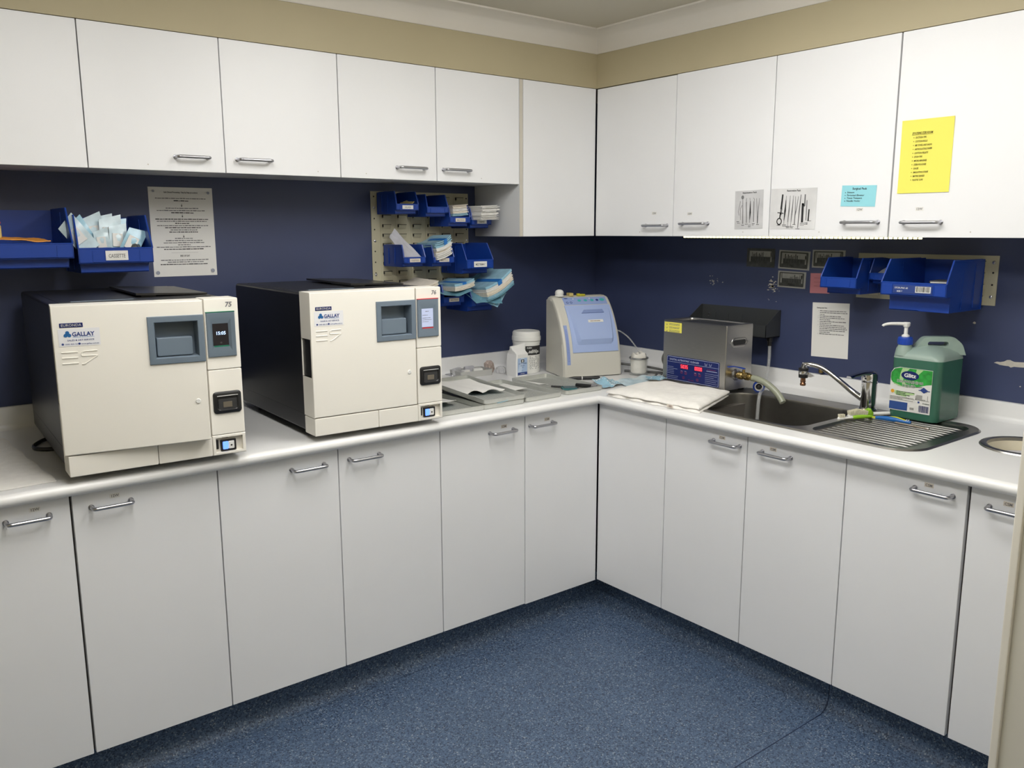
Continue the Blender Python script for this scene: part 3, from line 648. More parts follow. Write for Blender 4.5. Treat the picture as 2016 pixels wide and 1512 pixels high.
# jar of tissue with the drain hose, cables behind
j = thing('glass_jar', 'squat clear glass jar stuffed with tissue between the oiling machine and steel cleaner', 'jar', (.440, .205, BT))
b = MB(); b.lathe([(.0005, 0), (.038, 0), (.0405, .003), (.0405, .066), (.0395, .072), (.0415, .080), (.0385, .080), (.0365, .072), (.0375, .066), (.0375, .008), (.0005, .007)], 32, c0=False, c1=False); b.build('glass', M_glass, j)
b = MB(); b.lathe([(.0412, .0735), (.0422, .0745), (.0422, .0795), (.0412, .0805)], 32, c0=False, c1=False); b.build('rim_band', M_chrome, j)
def crumple(b, loops_n, prof, amp, seed, n=26):
    q = random.Random(seed); ph = [q.uniform(0, 6.28) for _ in range(6)]; loops = []
    for r, h in prof:
        loops.append([((r + amp * (math.sin(5 * t + ph[0] + h * 90) + .7 * math.sin(9 * t + ph[1] - h * 60)) * min(1, r / .02)) * math.cos(t), (r + amp * (math.sin(4 * t + ph[2] - h * 70) + .6 * math.sin(11 * t + ph[3]))) * math.sin(t), h + amp * 1.5 * math.sin(3 * t + ph[4]) * (1 if h > .07 else 0)) for t in [2 * PI * k / n for k in range(n)]])
    b.loft(loops, True, True)
b = MB(); crumple(b, 0, [(.028, .0095), (.0345, .016), (.0345, .040), (.034, .070)], .0008, 4); crumple(b, 0, [(.033, .070), (.0335, .086), (.028, .098), (.017, .095), (.006, .088)], .003, 9)
b.build('tissue_stuffing', M_tissue, j, ang=60)
b = MB(); b.tube(smooth([(.395, .335, 1.088), (.40, .294, 1.092), (.42, .2836, 1.0802), (.435, .2633, 1.0605), (.445, .2349, 1.0285), (.447, .2094, 1.0038), (.448, .200, .978)], 7), .0032, 8); tag(b.build('drain_hose', M_tube), 'thin clear hose arching from the oiling machine into the glass jar', 'hose')
b = MB(); b.tube(smooth([(.36, .40, .945), (.42, .34, .940), (.50, .22, .930), (.55, .10, .915), (.60, .02, .908)], 6), .0052, 8); b.tube(smooth([(.45, .30, .906), (.53, .17, .906), (.545, .07, .907), (.50, .03, .907)], 6), .0055, 8); tag(b.build('power_cable', M_cable), 'grey cables lying on the bench behind the glass jar', 'cable')
b = MB(); b.tube(smooth([(.545, .055, 1.07), (.50, .085, 1.03), (.475, .098, .985), (.485, .085, .945), (.51, .065, .915), (.53, .055, .9065)], 6), .0048, 8); tag(b.build('power_cable', M_cable), 'grey cable bowing out beside the steel ultrasonic cleaner', 'cable')
b = MB(); b.tube(smooth([(.40, .030, .93), (.388, .044, .935), (.372, .050, .918), (.36, .046, .9065), (.345, .040, .9065)], 6), .0042, 8); tag(b.build('plug_lead', M_black), 'short black lead curling at the left side of the steel ultrasonic cleaner', 'cable')

# ------------------------------------------------------------------ ultrasonic cleaner  (local x = along its front, rightwards)
uc = thing('ultrasonic_cleaner', 'brushed steel digital ultrasonic cleaner with a blue control panel beside the sink', 'ultrasonic cleaner', (.3694, .0030, .915), RW - .0286, None)
UW, UD, UH = .328, .160, .253
b = MB(); b.loft([[(x, y, z) for x, y in rr(0, UW, 0, UD, .004, 3)] for z in (0, UH - .006)] + [[(x, y, UH) for x, y in rr(.001, UW - .001, .001, UD - .001, .004, 3)], [(x, y, UH) for x, y in rr(.022, UW - .022, .020, UD - .016, .014, 3)], [(x, y, UH - .006) for x, y in rr(.025, UW - .025, .023, UD - .019, .014, 3)], [(x, y, UH - .14) for x, y in rr(.03, UW - .03, .028, UD - .024, .012, 3)]], True, True)
b.build('tank', M_steel, uc)
b = MB(); b.box(.070, UW - .040, .026, UD - .022, UH - .012, UH - .003, .004); b.build('lid', mat('dark_lid_steel', (.10, .10, .095), .35, .7), uc)
for x in (.03, UW - .03):
    for y in (.025, UD - .025): MB().lathe([(.012, -.0148), (.014, -.012), (.014, 0)], 12, (x, y, 0)).build('foot', M_black, uc)
b = MB(); x0, x1, z0, z1 = .024, .300, .0075, .1075; y = -.0016
b.prism(rr(x0, x1, z0, z1, .006, 4), -.0010, .0005); b.mi = 1
o, i = rr(x0 + .0025, x1 - .0025, z0 + .0025, z1 - .0025, .005, 4), rr(x0 + .0038, x1 - .0038, z0 + .0038, z1 - .0038, .004, 4)
b.loft([[(x, y, z) for x, z in o], [(x, y, z) for x, z in i]])
b.text('DIGITAL ULTRASONIC CLEANER', .040, .0895, .0105, y, 'LEFT', .006, fit=.156); b.quad(.030, .294, .0825, .0835, y)
for k in range(2):
    b.stroke([(.226 + .022 * k, .0975), (.229 + .022 * k, .0875), (.236 + .022 * k, .0875), (.239 + .022 * k, .0975)], .0012, y); b.stroke([(.231 + .022 * k, .094), (.235 + .022 * k, .090)], .0009, y)
for k, l in enumerate((.032, .054, .034, .036, .036, .058, .056)): b.quad(.030, .030 + l, .0615 - .0068 * k - (.003 if k > 4 else 0), .0625 - .0068 * k - (.003 if k > 4 else 0), y)
b.quad(.236, .290, .0663, .0680, y)
for k, l in enumerate((.066, .060, .044, .062, .056, .062, .030)): b.quad(.230, .230 + l, .0560 - .0075 * k, .0568 - .0075 * k, y)
for x in (.108, .128, .180, .200): b.quad(x - .006, x + .004, .0505, .0515, y)
pn = b.build('control_panel', [M_dblue, M_pline], uc)
b = MB()
for x, z in ((.107, .046), (.129, .044), (.118, .024), (.180, .0455), (.203, .044), (.191, .024)):
    b.loft([[(u, y, v) for u, v in rr(x - .0055, x + .0055, z - .005, z + .005, .002, 2)], [(u, y, v) for u, v in rr(x - .0042, x + .0042, z - .0037, z + .0037, .0015, 2)]]); b.text('>' if x != .118 else '+', x - .0024, z - .003, .008, y, 'LEFT', .01)
b.text('220V~50Hz', .142, .016, .006, y, fit=.030); b.text('ULTRASONIC', .238, .0715, .005, y, fit=.046)
b.build('button_marks', M_ledb, pn, recalc=False)
def seg7(b, ch, x, z, w_, h, y):
    D_ = {'0': 'abcdef', '3': 'abgcd', '5': 'afgcd'}[ch]; t = .0017; m = z + h / 2
    q_ = {'a': (x, x + w_, z + h - t, z + h), 'd': (x, x + w_, z, z + t), 'g': (x, x + w_, m - t / 2, m + t / 2), 'f': (x, x + t, m, z + h), 'b': (x + w_ - t, x + w_, m, z + h), 'e': (x, x + t, z, m), 'c': (x + w_ - t, x + w_, z, m)}
    for k in D_: b.quad(*q_[k], y)
b = MB(); b.quad(.099, .142, .0600, .0785, -.0014); b.quad(.173, .216, .0600, .0785, -.0014); b.mi = 1
for k, ch in enumerate('5035'): seg7(b, ch, .1020 + .0098 * k, .0625, .0070, .0138, -.0019)
for k, ch in enumerate('0000'): seg7(b, ch, .1760 + .0098 * k, .0625, .0070, .0138, -.0019)
b.build('display', [mat('display_red', (.10, .004, .02), .3, emit=(.5, .0, .04), es=.04), M_led], pn, recalc=False)
b = MB(); b.box(.0055, .0985, -.0008, .0004, .2040, .2445); b.mi = 1
for k in range(3):
    b.stroke([(.014, .237 - .0135 * k), (.018, .2315 - .0135 * k), (.024, .237 - .0135 * k)], .0016, -.0013)
    for r_ in range(2): b.greek(.032, .088, .2375 - .0135 * k - .0045 * r_, .0020, -.0013, seed=k * 3 + r_)
b.build('warning_sticker', [M_yel, M_ink2], uc)
# grip hole plate on the right-hand side, drawn in its own plane (x -> depth)
hp = MB(); hp.X = Matrix.Translation((UW, 0, 0)) @ Matrix.Rotation(PI / 2, 4, 'Z')
f = lambda i, y: [(x, y, z) for x, z in rr(.030 + i, .124 - i, .166 + i, .204 - i, .018 - i * .6, 6)]
hp.loft([f(0, .0003), f(.001, -.0015), f(.006, -.0025), f(.009, -.0006)], False, False); hp.mi = 1; hp.poly([(x, z) for x, z in rr(.039, .115, .175, .195, .010, 6)], -.0009); hp.mi = 0
for x in (.026, .128): hp.lathe([(.003, 0), (.003, -.0018), (.001, -.0025)], 8, (x, 0, .185), 'y')
hp.build('grip_hole', [M_steel, M_black], uc)
b = MB(); b.X = Matrix.Translation((UW, 0, 0)) @ Matrix.Rotation(PI / 2, 4, 'Z')
c_ = (.066, 0, .058)
b.mi = 1; b.lathe([(.023, 0), (.023, -.003), (.018, -.006), (.010, -.007)], 20, c_, 'y'); b.mi = 0
b.lathe([(.009, -.006), (.009, -.014), (.0155, -.015), (.0155, -.030), (.0125, -.034), (.0135, -.044), (.0155, -.047), (.0155, -.060), (.011, -.062), (.012, -.068), (.010, -.072)], 12, c_, 'y')
b.lathe([(.006, .012), (.006, .022), (.004, .028)], 10, (.066, -.036, .058)); b.mi = 2
b.loft([[(.060, -.040, .084), (.072, -.040, .084), (.072, -.040, .087), (.060, -.040, .087)], [(.060, -.028, .086), (.072, -.028, .086), (.072, -.028, .089), (.060, -.028, .089)], [(.020, -.026, .096), (.026, -.016, .096), (.026, -.016, .099), (.020, -.026, .099)], [(-.012, -.026, .097), (-.008, -.016, .097), (-.008, -.016, .100), (-.012, -.026, .100)]], True, True)
b.build('drain_valve', [M_brass, M_chrome, M_cap], uc)
b = MB(); b.tube(smooth([(.434, -.394, .968), (.437, -.420, .966), (.440, -.455, .955), (.442, -.490, .935), (.441, -.518, .912), (.438, -.535, .893)], 6), .0125, 14); tag(b.build('waste_hose', M_hose), 'thick cloudy green hose running from the brass drain valve into the sink', 'hose')
b = MB(); b.X = Matrix.Translation((.500, -.382, .925)) @ Matrix.Rotation(-.95, 4, 'Z')
b.lathe([(.0225, .006), (.0215, .011), (.017, .012), (.0165, .009)], 24, (0, 0, 0), 'y', False, False)
b.lathe([(.0165, -.009), (.018, -.012), (.0225, -.011), (.0235, -.006), (.0225, .006)], 24, (0, 0, 0), 'y', False, False); b.mi = 1; b.lathe([(.0165, -.0095), (.0120, -.0085), (.0120, .008), (.0165, .0095)], 24, (0, 0, 0), 'y', False, False); b.mi = 2; b.lathe([(.012, .004), (.0005, .004)], 18, (0, 0, 0), 'y', False, False)
b.lathe([(.0075, -.003), (.0065, -.006), (.001, -.0075)], 14, (0, 0, 0), 'y', True, False)
tag(b.build('plug_ring', [M_cap, M_white, M_dgrey]), 'blue and white ring fitting standing on the back rim of the sink', 'ring')

# charcoal wall tray behind the cleaner, with its drip tube
wt_ = thing('wall_tray', 'charcoal metal wall tray behind the ultrasonic cleaner', 'wall tray', (XW - .0005, 0, 0), RW)
b = MB(); t = .002; x0, x1 = -.0935, .311; zb, zt, fy = 1.098, 1.2065, -.098
b.box(x0, x1, -t, 0, zb, zt); b.box(x0, x1, fy, 0, zb, zb + t); b.box(x0, x1, fy, fy + t, zb, 1.149)
for x in (x0, x1 - t): b.prismx([(0, zb), (fy, zb), (fy, 1.149), (-.012, zt), (0, zt)], x, x + t)
for k in range(4): b.box(-.02 + .07 * k, -.018 + .07 * k, -t - .001, -t, 1.112, 1.175)
b.mi = 1
for x in (-.055, .278):
    for z in (1.158, 1.168): b.lathe([(.0035, 0), (.0035, -.0025), (.001, -.003)], 8, (x, -t, z), 'y')
b.build('tray', [M_shelf, M_chrome], wt_)
b = MB(); b.lathe([(.0115, .0), (.0125, -.004), (.0125, -.016), (.0095, -.018), (.0095, -.036)], 14, (.2965, -.047, zb)); b.build('drip_outlet', M_black, wt_)
b = MB(); b.tube(smooth([(.680, -.2965, 1.075), (.668, -.306, 1.02), (.640, -.322, .962), (.585, -.352, .930), (.540, -.380, .922), (.495, -.405, .918), (.460, -.422, .915), (.436, -.432, .902), (.425, -.436, .870), (.420, -.438, .800)], 6), .0068, 10); tag(b.build('drip_tube', M_tube), 'clear tube hanging from the charcoal wall tray into the sink', 'hose')

# ------------------------------------------------------------------ louvred panels and storage bins
def louvres(b, cols, rows, wl):
    for x in cols:
        for z in rows:
            b.mi = 0; b.prismx([(-.0005, z), (-.0075, z), (-.0060, z - .006), (-.0005, z - .018)], x, x + wl)
            b.mi = 1; b.box(x - .0010, x + wl + .0004, -.0082, -.0004, z - .0001, z + .0018); b.box(x - .0018, x, -.0080, -.0004, z - .010, z + .0018)
pn = thing('bin_rack', 'tall cream louvred steel panel on the left wall holding the small blue bins', 'bin rack', (-.549, YW - .004, 0))
b = MB(); PWD = .487; b.box(0, PWD, 0, .0035, 1.238, 1.691, .0008)
louvres(b, [.052 + .0735 * k for k in range(6)], [1.672 - .0386 * k for k in range(12)], .037)
b.mi = 0
for k in range(6): b.box(.040 + .0735 * k, .0425 + .0735 * k, -.0016, .001, 1.24, 1.689)
b.mi = 1
for x in (.014, PWD - .010):
    for k in range(10): b.lathe([(.0032, -.0004), (.0032, .0)], 8, (x, 0, 1.670 - .0445 * k), 'y')
b.build('louvred_sheet', [M_panel, M_ink], pn)
b = MB()
for x in (.014, PWD - .010):
    for z in (1.625, 1.490, 1.352): b.lathe([(.0055, 0), (.0048, -.0025), (.001, -.004)], 10, (x, 0, z), 'y')
b.build('screws', M_chrome, pn)
rl = thing('bin_rack', 'short cream louvred rail on the right wall holding three blue bins', 'bin rack', (XW - .004, -.636, 0), RW)
b = MB(); b.box(0, .497, 0, .0035, 1.279, 1.4445, .0008); louvres(b, [.052 + .0735 * k for k in range(6)], [1.425 - .0386 * k for k in range(4)], .037); b.mi = 1
for z in (1.348, 1.388): b.lathe([(.0035, -.0004), (.0035, 0)], 8, (.482, 0, z), 'y')
b.build('louvred_sheet', [M_panel, M_ink], rl)
b = MB()
for z in (1.308, 1.422): b.lathe([(.0060, 0), (.0052, -.0025), (.001, -.004)], 12, (.482, 0, z), 'y')
b.build('screws', M_chrome, rl)
def storage_bin(label, loc, rz, w, d, h, lb, lt, rec, sl, tx=None, col=None, group='blue picking bins', barcode=False):
    t = .0026; tp = w * .035; b = MB(); f = .004
    for s_ in (0, 1):
        X = (lambda x: x) if s_ == 0 else (lambda x: w - x)
        prof = [(d, 0, tp * 1.6), (d, h, tp), (sl, h, f), (sl * .35, lt + (h - lt) * .35, f * .6), (0, lt, 0), (0, lb, 0), (rec * .7, lb, tp * .5), (rec, lb * .9, tp), (rec + .004, 0, tp * 1.4)]
        b.loft([[(X(i), y, z) for y, z, i in prof], [(X(i + t), y, z) for y, z, i in prof]], True, True)
        # turned rim along the slope and top edge
        b.tube([(X(f + .001), d * .9, h - .001), (X(f), sl, h - .001), (X(.002), sl * .3, lt + (h - lt) * .3), (X(.001), .001, lt)], .0028, 6)
        for k in (.45, .75): b.box(min(X(tp + .001), X(tp - .0015)), max(X(tp + .001), X(tp - .0015)), d * k, d * k + .003, .01, h - .012)
    b.box(tp, w - tp, d - t, d, .001, h - .004); b.box(tp * 1.3, w - tp * 1.3, rec, d, .0005, t + .0005)
    b.box(.0005, w - .0005, 0, t, lb, lt, .0008); b.box(.001, w - .001, 0, rec + t, lb - .0002, lb + t); b.box(tp * 1.2, w - tp * 1.2, rec, rec + t, .001, lb + t)
    b.tube([(.002, .0012, lt), (w - .002, .0012, lt)], .0026, 6)
    m = (lb + lt) / 2; lw, lh = w * .30, (lt - lb) * .36
    for x0 in (w / 2 - lw - .0045, w / 2 + lw + .0025): b.box(x0, x0 + .002, -.0014, .001, m - lh, m + lh)
    b.box(w / 2 - lw - .0045, w / 2 + lw + .0045, -.0014, .001, m - lh - .002, m - lh)
    # hanging lip hooked over a louvre
    b.box(w * .2, w * .8, d, d + .003, h - .016, h - .006)
    o = b.build('storage_bin', M_bin, loc=loc, rotz=rz, ang=30); tag(o, label, 'storage bin', group)
    if tx is not None:
        c = MB(); lx = w * (.24 if w < .2 else .15 if not barcode else .30); cx = w * .5
        c.box(cx - lx, cx + lx, -.0022, -.0015, m - lh * .86, m + lh * .95); c.mi = 1
        if barcode:
            c.text(tx, cx - lx + .006, m + lh * .12, .0075, -.0027, 'LEFT', .01); c.text('SIZE 7', cx - lx + .014, m - lh * .6, .007, -.0027, 'LEFT', .01); c.mi = 2; c.quad(cx + lx * .15, cx + lx * .92, m - lh * .6, m + lh * .75, -.0025); c.mi = 3; x = cx + lx * .19
            while x < cx + lx * .86: ww = R.uniform(.0006, .002); c.quad(x, x + ww, m - lh * .45, m + lh * .7, -.0029); x += ww + R.uniform(.0007, .0018)
            c.build('label', [M_navy, M_white, M_white, M_ink], o)
        else:
            c.text(tx, cx, m - lh * .36, lh * 1.0, -.0027, 'CENTER', .012, fit=lx * (1.5 if len(tx) > 6 else 1.1)); c.build('label', [M_paper if col is None else col, M_ink2], o)
    return o
YP = YW - .0125
def small(label, x, lipz, yf=.615, tx=None, col=None): return storage_bin(label, (x, yf, lipz - .015), 0, .1035, YP - yf, .088, .015, .0375, .018, .019, tx, col)
def mid(label, x, lipz, yf=.577, tx=None, rz=0, d=None): return storage_bin(label, (x, yf, lipz - .022), rz, .1405, (YP - yf) if d is None else d, .127, .022, .058, .040, .040, tx)
small('blue bin at the top left of the louvred panel, label clipped to its lip', -.5287, 1.6125, .6146, 'GLASS')
small('unlabelled blue bin beside the top left bin of the louvred panel', -.384, 1.603, .616)
small('blue tan-labelled bin holding cream and blue pouches, upper right of the louvred panel', -.2735, 1.5635, .615, 'SMALL POUCH', M_tan)
small('blue bin overfilled with a white paper stack, next to the wall cabinet side', -.163, 1.556, .615, 'PAPER', M_paper)
small('blue bin holding a frosted plastic bag, middle left of the louvred panel', -.5039, 1.402, .609, 'SCALER POUCH', M_tan)
small('blue bin holding blue-topped white pouches in the centre of the louvred panel', -.3600, 1.3997, .613, 'SMALL POUCH', M_tan)
mid('empty medium blue bin at the right edge of the louvred panel', -.2188, 1.3725, .577, 'MESTRIMAC')
small('blue bin with a long pouch stack, bottom row just right of the autoclave corner', -.3220, 1.2335, .600, 'SMALL POUCH', M_tan)
mid('medium blue bin crammed with a tilted blue pouch stack, lowest on the louvred panel', -.1950, 1.2115, .577)
small('blue bin mostly hidden behind the right autoclave', -.4650, 1.2335, .600)
storage_bin('large blue bin holding orange sheets at the left photo edge', (-1.960, .5495, 1.4225), 0, .2445, YW - .0045 - .5495, .182, .030, .074, .030, .045, None)
storage_bin('large blue bin full of light blue pouches on the left wall', (-1.7035, .5480, 1.4035), 0, .2215, YW - .0045 - .548, .180, .031, .077, .028, .045, 'CASSETTE', M_paper)
XP = XW - .0125
mid('empty medium blue bin at the left end of the right-hand rail', .515, 1.3250, -.612, None, RW, XP - .515).location = (.515, -.612, 1.303)
o = storage_bin('small blue bin recessed between the two larger bins of the right-hand rail', (.595, -.755, 1.340), RW, .1035, XP - .595, .088, .015, .0375, .018, .019)
storage_bin('biggest blue bin with a barcode label above the detergent bottle', (.4400, -.8840, 1.2650), RW, .2170, XP - .44, .168, .053, .094, .048, .044, 'STOR-PAK 60', None, barcode=True)

def bundle(label, loc, w, d, layers, bend=0., rot=(0, 0, 0), band=None, seed=1, group='pouch stacks in the bins', jag=.006, cat='pouch stack', name='pouch_stack', mats=None):
    q = random.Random(seed); b = MB(); z = 0.; n = 7; bb = MB()
    fz = lambda x, z: z + bend * (x / w) ** 2 * (1 + z * 4)
    for mi, cnt, t in layers:
        for k in range(cnt):
            b.mi = mi; o = q.uniform(-jag, jag * .4); e = q.uniform(-jag, jag) * .8; l0 = q.uniform(0, jag * .6); wv = q.uniform(-.0006, .0006)
            xs = [l0 + (w - l0 + e) * i / n for i in range(n + 1)]
            b.loft([[(x, o + wv * 3 * math.sin(i * 2.), fz(x, z)), (x, d, fz(x, z)), (x, d, fz(x, z + t * .86)), (x, o + wv * 3 * math.sin(i * 2.), fz(x, z + t * .86))] for i, x in enumerate(xs)], True, True); z += t
    o = b.build(name, mats or [M_kraft, M_film, M_paper, M_filmd], loc=loc, ang=20); o.rotation_euler = rot; tag(o, label, cat, group)
    if band:
        x0, x1 = band; c = MB(); zt = z
        c.loft([[(x, -jag - .001, fz(x, zt * .72)), (x, -jag - .001, fz(x, zt + .0008)), (x, d * .8, fz(x, zt + .0008)), (x, d * .8, fz(x, zt + .0002)), (x, -jag, fz(x, zt + .0001)), (x, -jag, fz(x, zt * .72))] for x in (x0, (x0 + x1) / 2, x1)], True, True)
        c.build('paper_band', M_band, o)
    return o
bundle('cream pouch stack on a blue one, in the upper right bin of the louvred panel', (-.265, .608, 1.590), .074, .13, [(1, 6, .0017), (0, 5, .0016), (2, 7, .0018), (0, 6, .0022)], .004, (0, -.02, -.03), seed=2)
bundle('tall white paper stack spilling out beside the wall cabinet side', (-.158, .560, 1.5745), .094, .17, [(2, 14, .0018), (2, 3, .004), (2, 9, .0024)], .002, (0, -.02, .06), seed=3, jag=.012)
bundle('blue-topped white pouch stack with a dark blue band, middle of the louvred panel', (-.352, .606, 1.412), .083, .14, [(2, 4, .003), (2, 4, .0035), (0, 3, .003), (2, 3, .004), (1, 7, .0034)], .020, (-.02, -.08, .02), (.042, .058), 4, jag=.008)
bundle('long white pouch stack with a blue film top, bottom row of the louvred panel', (-.292, .560, 1.283), .104, .19, [(0, 8, .0017), (2, 4, .0016), (1, 4, .0024)], .014, (-.03, -.05, .03), (.040, .060), 5, jag=.003)
bundle('tilted pouch stack with a blue band at the bottom right of the louvred panel', (-.155, .515, 1.236), .150, .22, [(3, 3, .0022), (1, 6, .0022), (0, 8, .0022), (2, 6, .0024), (1, 4, .0024)], .036, (-.045, -.20, .0), (.066, .088), 6, jag=.004)
bundle('white paper stack just peeping over the right autoclave', (-.440, .585, 1.270), .084, .17, [(2, 10, .0022), (0, 8, .0022)], .012, (.04, -.06, .05), seed=8)
# loose film sheets
def drape(name, label, cat, mats, P, nx=14, ny=10, amp=.003, seed=1, th=.0006, group=None, curl=None, loc=None, fn=None):
    q = random.Random(seed); ph = [q.uniform(0, 6.28) for _ in range(6)]; A, B_, C_, D_ = [Vector(p) for p in P]; top = []
    for j in range(ny + 1):
        for i in range(nx + 1):
            u, v = i / nx, j / ny; p = (A * (1 - u) + B_ * u) * (1 - v) + (D_ * (1 - u) + C_ * u) * v
            h = amp * (.6 * math.sin(7 * u + 3 * v + ph[0]) + .5 * math.sin(5 * v - 9 * u + ph[1]) + .3 * math.sin(17 * u + ph[2] + 11 * v))
            nz = Vector((0, 0, 1)) if abs((B_ - A).cross(D_ - A).normalized().z) > .5 else (B_ - A).cross(D_ - A).normalized()
            p = p + nz * (h + amp * 1.1); p += nz * (fn(u, v) if fn else 0); top.append(p)
    nrm = nz; W1 = nx + 1; N = len(top); vs = [tuple(p + nrm * th) for p in top] + [tuple(p) for p in top]; fs, ms = [], []
    b = MB(); cen = sum(top, Vector()) / N
    if loc is None: cen = Vector((cen.x, cen.y, min(p.z for p in top)))
    vs = [tuple(Vector(p) - cen) for p in vs]
    f1 = [(j * W1 + i, j * W1 + i + 1, (j + 1) * W1 + i + 1, (j + 1) * W1 + i) for j in range(ny) for i in range(nx)]
    f2 = [tuple(N + k for k in reversed(f)) for f in f1]
    ed = [(i, i + 1) for i in range(nx)] + [(ny * W1 + i + 1, ny * W1 + i) for i in range(nx)] + [((j + 1) * W1, j * W1) for j in range(ny)] + [(j * W1 + nx, (j + 1) * W1 + nx) for j in range(ny)]
    f3 = [(a, N + a, N + c, c) for a, c in ed]
    b.add(vs, f1 + f2 + f3); b.m = [0] * len(f1) + [1 if len(mats) > 1 else 0] * len(f2) + [0] * len(f3)
    o = b.build(name, mats, loc=cen, ang=50); return tag(o, label, cat, group)
drape('film_pouch', 'wide blue film pouch lying under the long pouch stack in the bottom row bin', 'pouch', [M_filmd, M_filmd], [(-.345, .560, 1.263), (-.215, .540, 1.262), (-.19, .74, 1.305), (-.345, .74, 1.30)], amp=.003, seed=3, fn=lambda u, v: .035 * (u - .3) ** 2)
drape('film_pouch', 'wide teal film pouch wrapped behind the tilted pouch stack', 'pouch', [M_filmd, M_film], [(-.205, .530, 1.232), (-.090, .500, 1.212), (.010, .70, 1.352), (-.18, .74, 1.300)], amp=.004, seed=5, fn=lambda u, v: .01 * u)
drape('film_pouch', 'pale blue pouch folded over the lip of the lowest bin', 'pouch', [M_film, M_paper], [(-.17, .548, 1.238), (-.105, .515, 1.205), (-.03, .550, 1.262), (-.10, .60, 1.262)], 10, 6, .004, 8)
drape('frosted_bag', 'frosted plastic bag standing in the middle left bin', 'plastic bag', [M_frost], [(-.488, .622, 1.415), (-.405, .625, 1.415), (-.475, .725, 1.535), (-.500, .725, 1.5)], amp=.004, seed=11, th=.002)
drape('paper_slip', 'white paper slips lying in the unlabelled top bin', 'paper', [M_paper], [(-.375, .640, 1.622), (-.320, .640, 1.622), (-.320, .70, 1.625), (-.375, .70, 1.625)], 6, 4, .002, 12)
drape('foil_packet', 'dull yellow packet in the bottom of the top left bin', 'packet', [M_yb], [(-.460, .640, 1.626), (-.428, .640, 1.640), (-.428, .70, 1.648), (-.47, .70, 1.63)], 6, 4, .003, 13, .004)
# pouches standing in the large left bin: one built, the rest copied
def film_pouch():
    b = MB(); n = 8; wd, h = .062, .115; b.mi = 0
    lo = [[(0, 0, h * k / n), (wd * .5, .004 * math.sin(k), h * k / n), (wd, 0, h * k / n), (wd, -.0025, h * k / n), (wd * .5, -.0045 + .004 * math.sin(k), h * k / n), (0, -.0025, h * k / n)] for k in range(n + 1)]
    b.loft(lo, True, True)
    b.v = [Vector((v.x, v.y, v.z + .28 * (v.x - wd / 2) * (v.z / h))) for v in b.v]
    o = b.build('film_pouch', [M_filmp], ang=40)
    c = MB(); c.box(.010, wd - .016, -.0066, -.0048, h * .30, h * .72, .0005); c.build('paper_back', M_paper, o)
    return o
lab9 = ['leftmost pale blue pouch, its corner folded over the bin edge', 'second light blue pouch from the left, leaning right', 'third light blue pouch, thin and pointed', 'fourth light blue pouch, standing upright in the middle', 'fifth light blue pouch from the left in the full bin', 'short whitish pouch in front of the others', 'broad light blue pouch leaning towards the right', 'bright blue pouch tilted across the right of the full bin', 'narrow pouch squeezed between the blue ones']
spots = [(-1.683, .585, 1.455, .62, 1.0), (-1.672, .60, 1.455, .50, .95), (-1.652, .64, 1.46, .15, 1.05), (-1.637, .655, 1.46, -.06, 1.1), (-1.622, .63, 1.46, -.04, 1.05), (-1.640, .590, 1.456, .10, .70), (-1.612, .625, 1.458, -.16, 1.05), (-1.584, .585, 1.462, -.52, .92), (-1.600, .60, 1.456, -.08, .88)]
first = film_pouch()
for k, (x, y, z, tl, sc) in enumerate(spots):
    if k == 0: o = first
    else:
        o = first.copy(); COL.objects.link(o)
        for ch in first.children: c = ch.copy(); COL.objects.link(c); c.parent = o
    if k in (1, 6, 7): o.material_slots[0].link = 'OBJECT'; o.material_slots[0].material = M_film
    o.location = (x, y, z); o.rotation_euler = (R.uniform(-.18, -.06), -tl, R.uniform(-.25, .25)); o.scale = (sc, 1, sc); tag(o, lab9[k], 'pouch', 'pouches standing in the large left bin')
b = MB(); crumple(b, 0, [(.012, 0), (.024, .012), (.026, .03), (.016, .045), (.004, .05)], .003, 21); tag(b.build('foil_wrap', [mat('foil', (.42, .43, .40), .28, .9, noise=.4, nscale=90)], loc=(-1.527, .600, 1.447)), 'crumpled silver foil wrap at the right of the full left bin', 'foil')
drape('orange_sheet', 'orange folded sheet lying in the large bin at the left edge', 'paper', [M_orange], [(-1.930, .565, 1.507), (-1.772, .570, 1.500), (-1.79, .68, 1.505), (-1.93, .68, 1.515)], amp=.003, seed=15, th=.003)
b = MB(); b.box(-.02, .02, 0, .03, 0, .042, .006); b.mi = 1; b.box(-.02, .02, .002, .028, .042, .052, .004); tag(b.build('small_packet', [M_yb, M_red], loc=(-1.915, .600, 1.513)), 'yellow packet with a red top standing on the orange sheet', 'packet')
# books / black wallet and leaflet in the right-hand bins
for k, (z, l, m_) in enumerate(((1.330, 'black shiny packet at the bottom of the small stack in the biggest bin', M_black), (1.343, 'black shiny packet in the middle of the stack in the biggest bin', M_black), (1.356, 'dark packet with a bright edge on top of the stack in the biggest bin', M_dgrey))):
    b = MB(); b.box(0, .075, 0, .09, 0, .0115, .003); b.mi = 1; b.box(.004, .071, -.0006, .002, .004, .007); o = b.build('sealed_packet', [m_, M_labw if k else M_dgrey], loc=(.49, -1.012 - .004 * k, z), rotz=RW + .08 * k); tag(o, l, 'packet', 'packets in the biggest bin')
b = MB(); b.box(.0, .072, 0, .10, 0, .050, .003); tag(b.build('carton', [M_dgrey], loc=(.515, -1.006, 1.2790), rotz=RW), 'dark carton under the packets inside the biggest bin', 'box')
drape('leaflet', 'pale leaflet standing in the small recessed bin', 'paper', [M_gphoto], [(.615, -.765, 1.372), (.615, -.835, 1.372), (.70, -.835, 1.395), (.70, -.765, 1.395)], 6, 4, .002, 19)

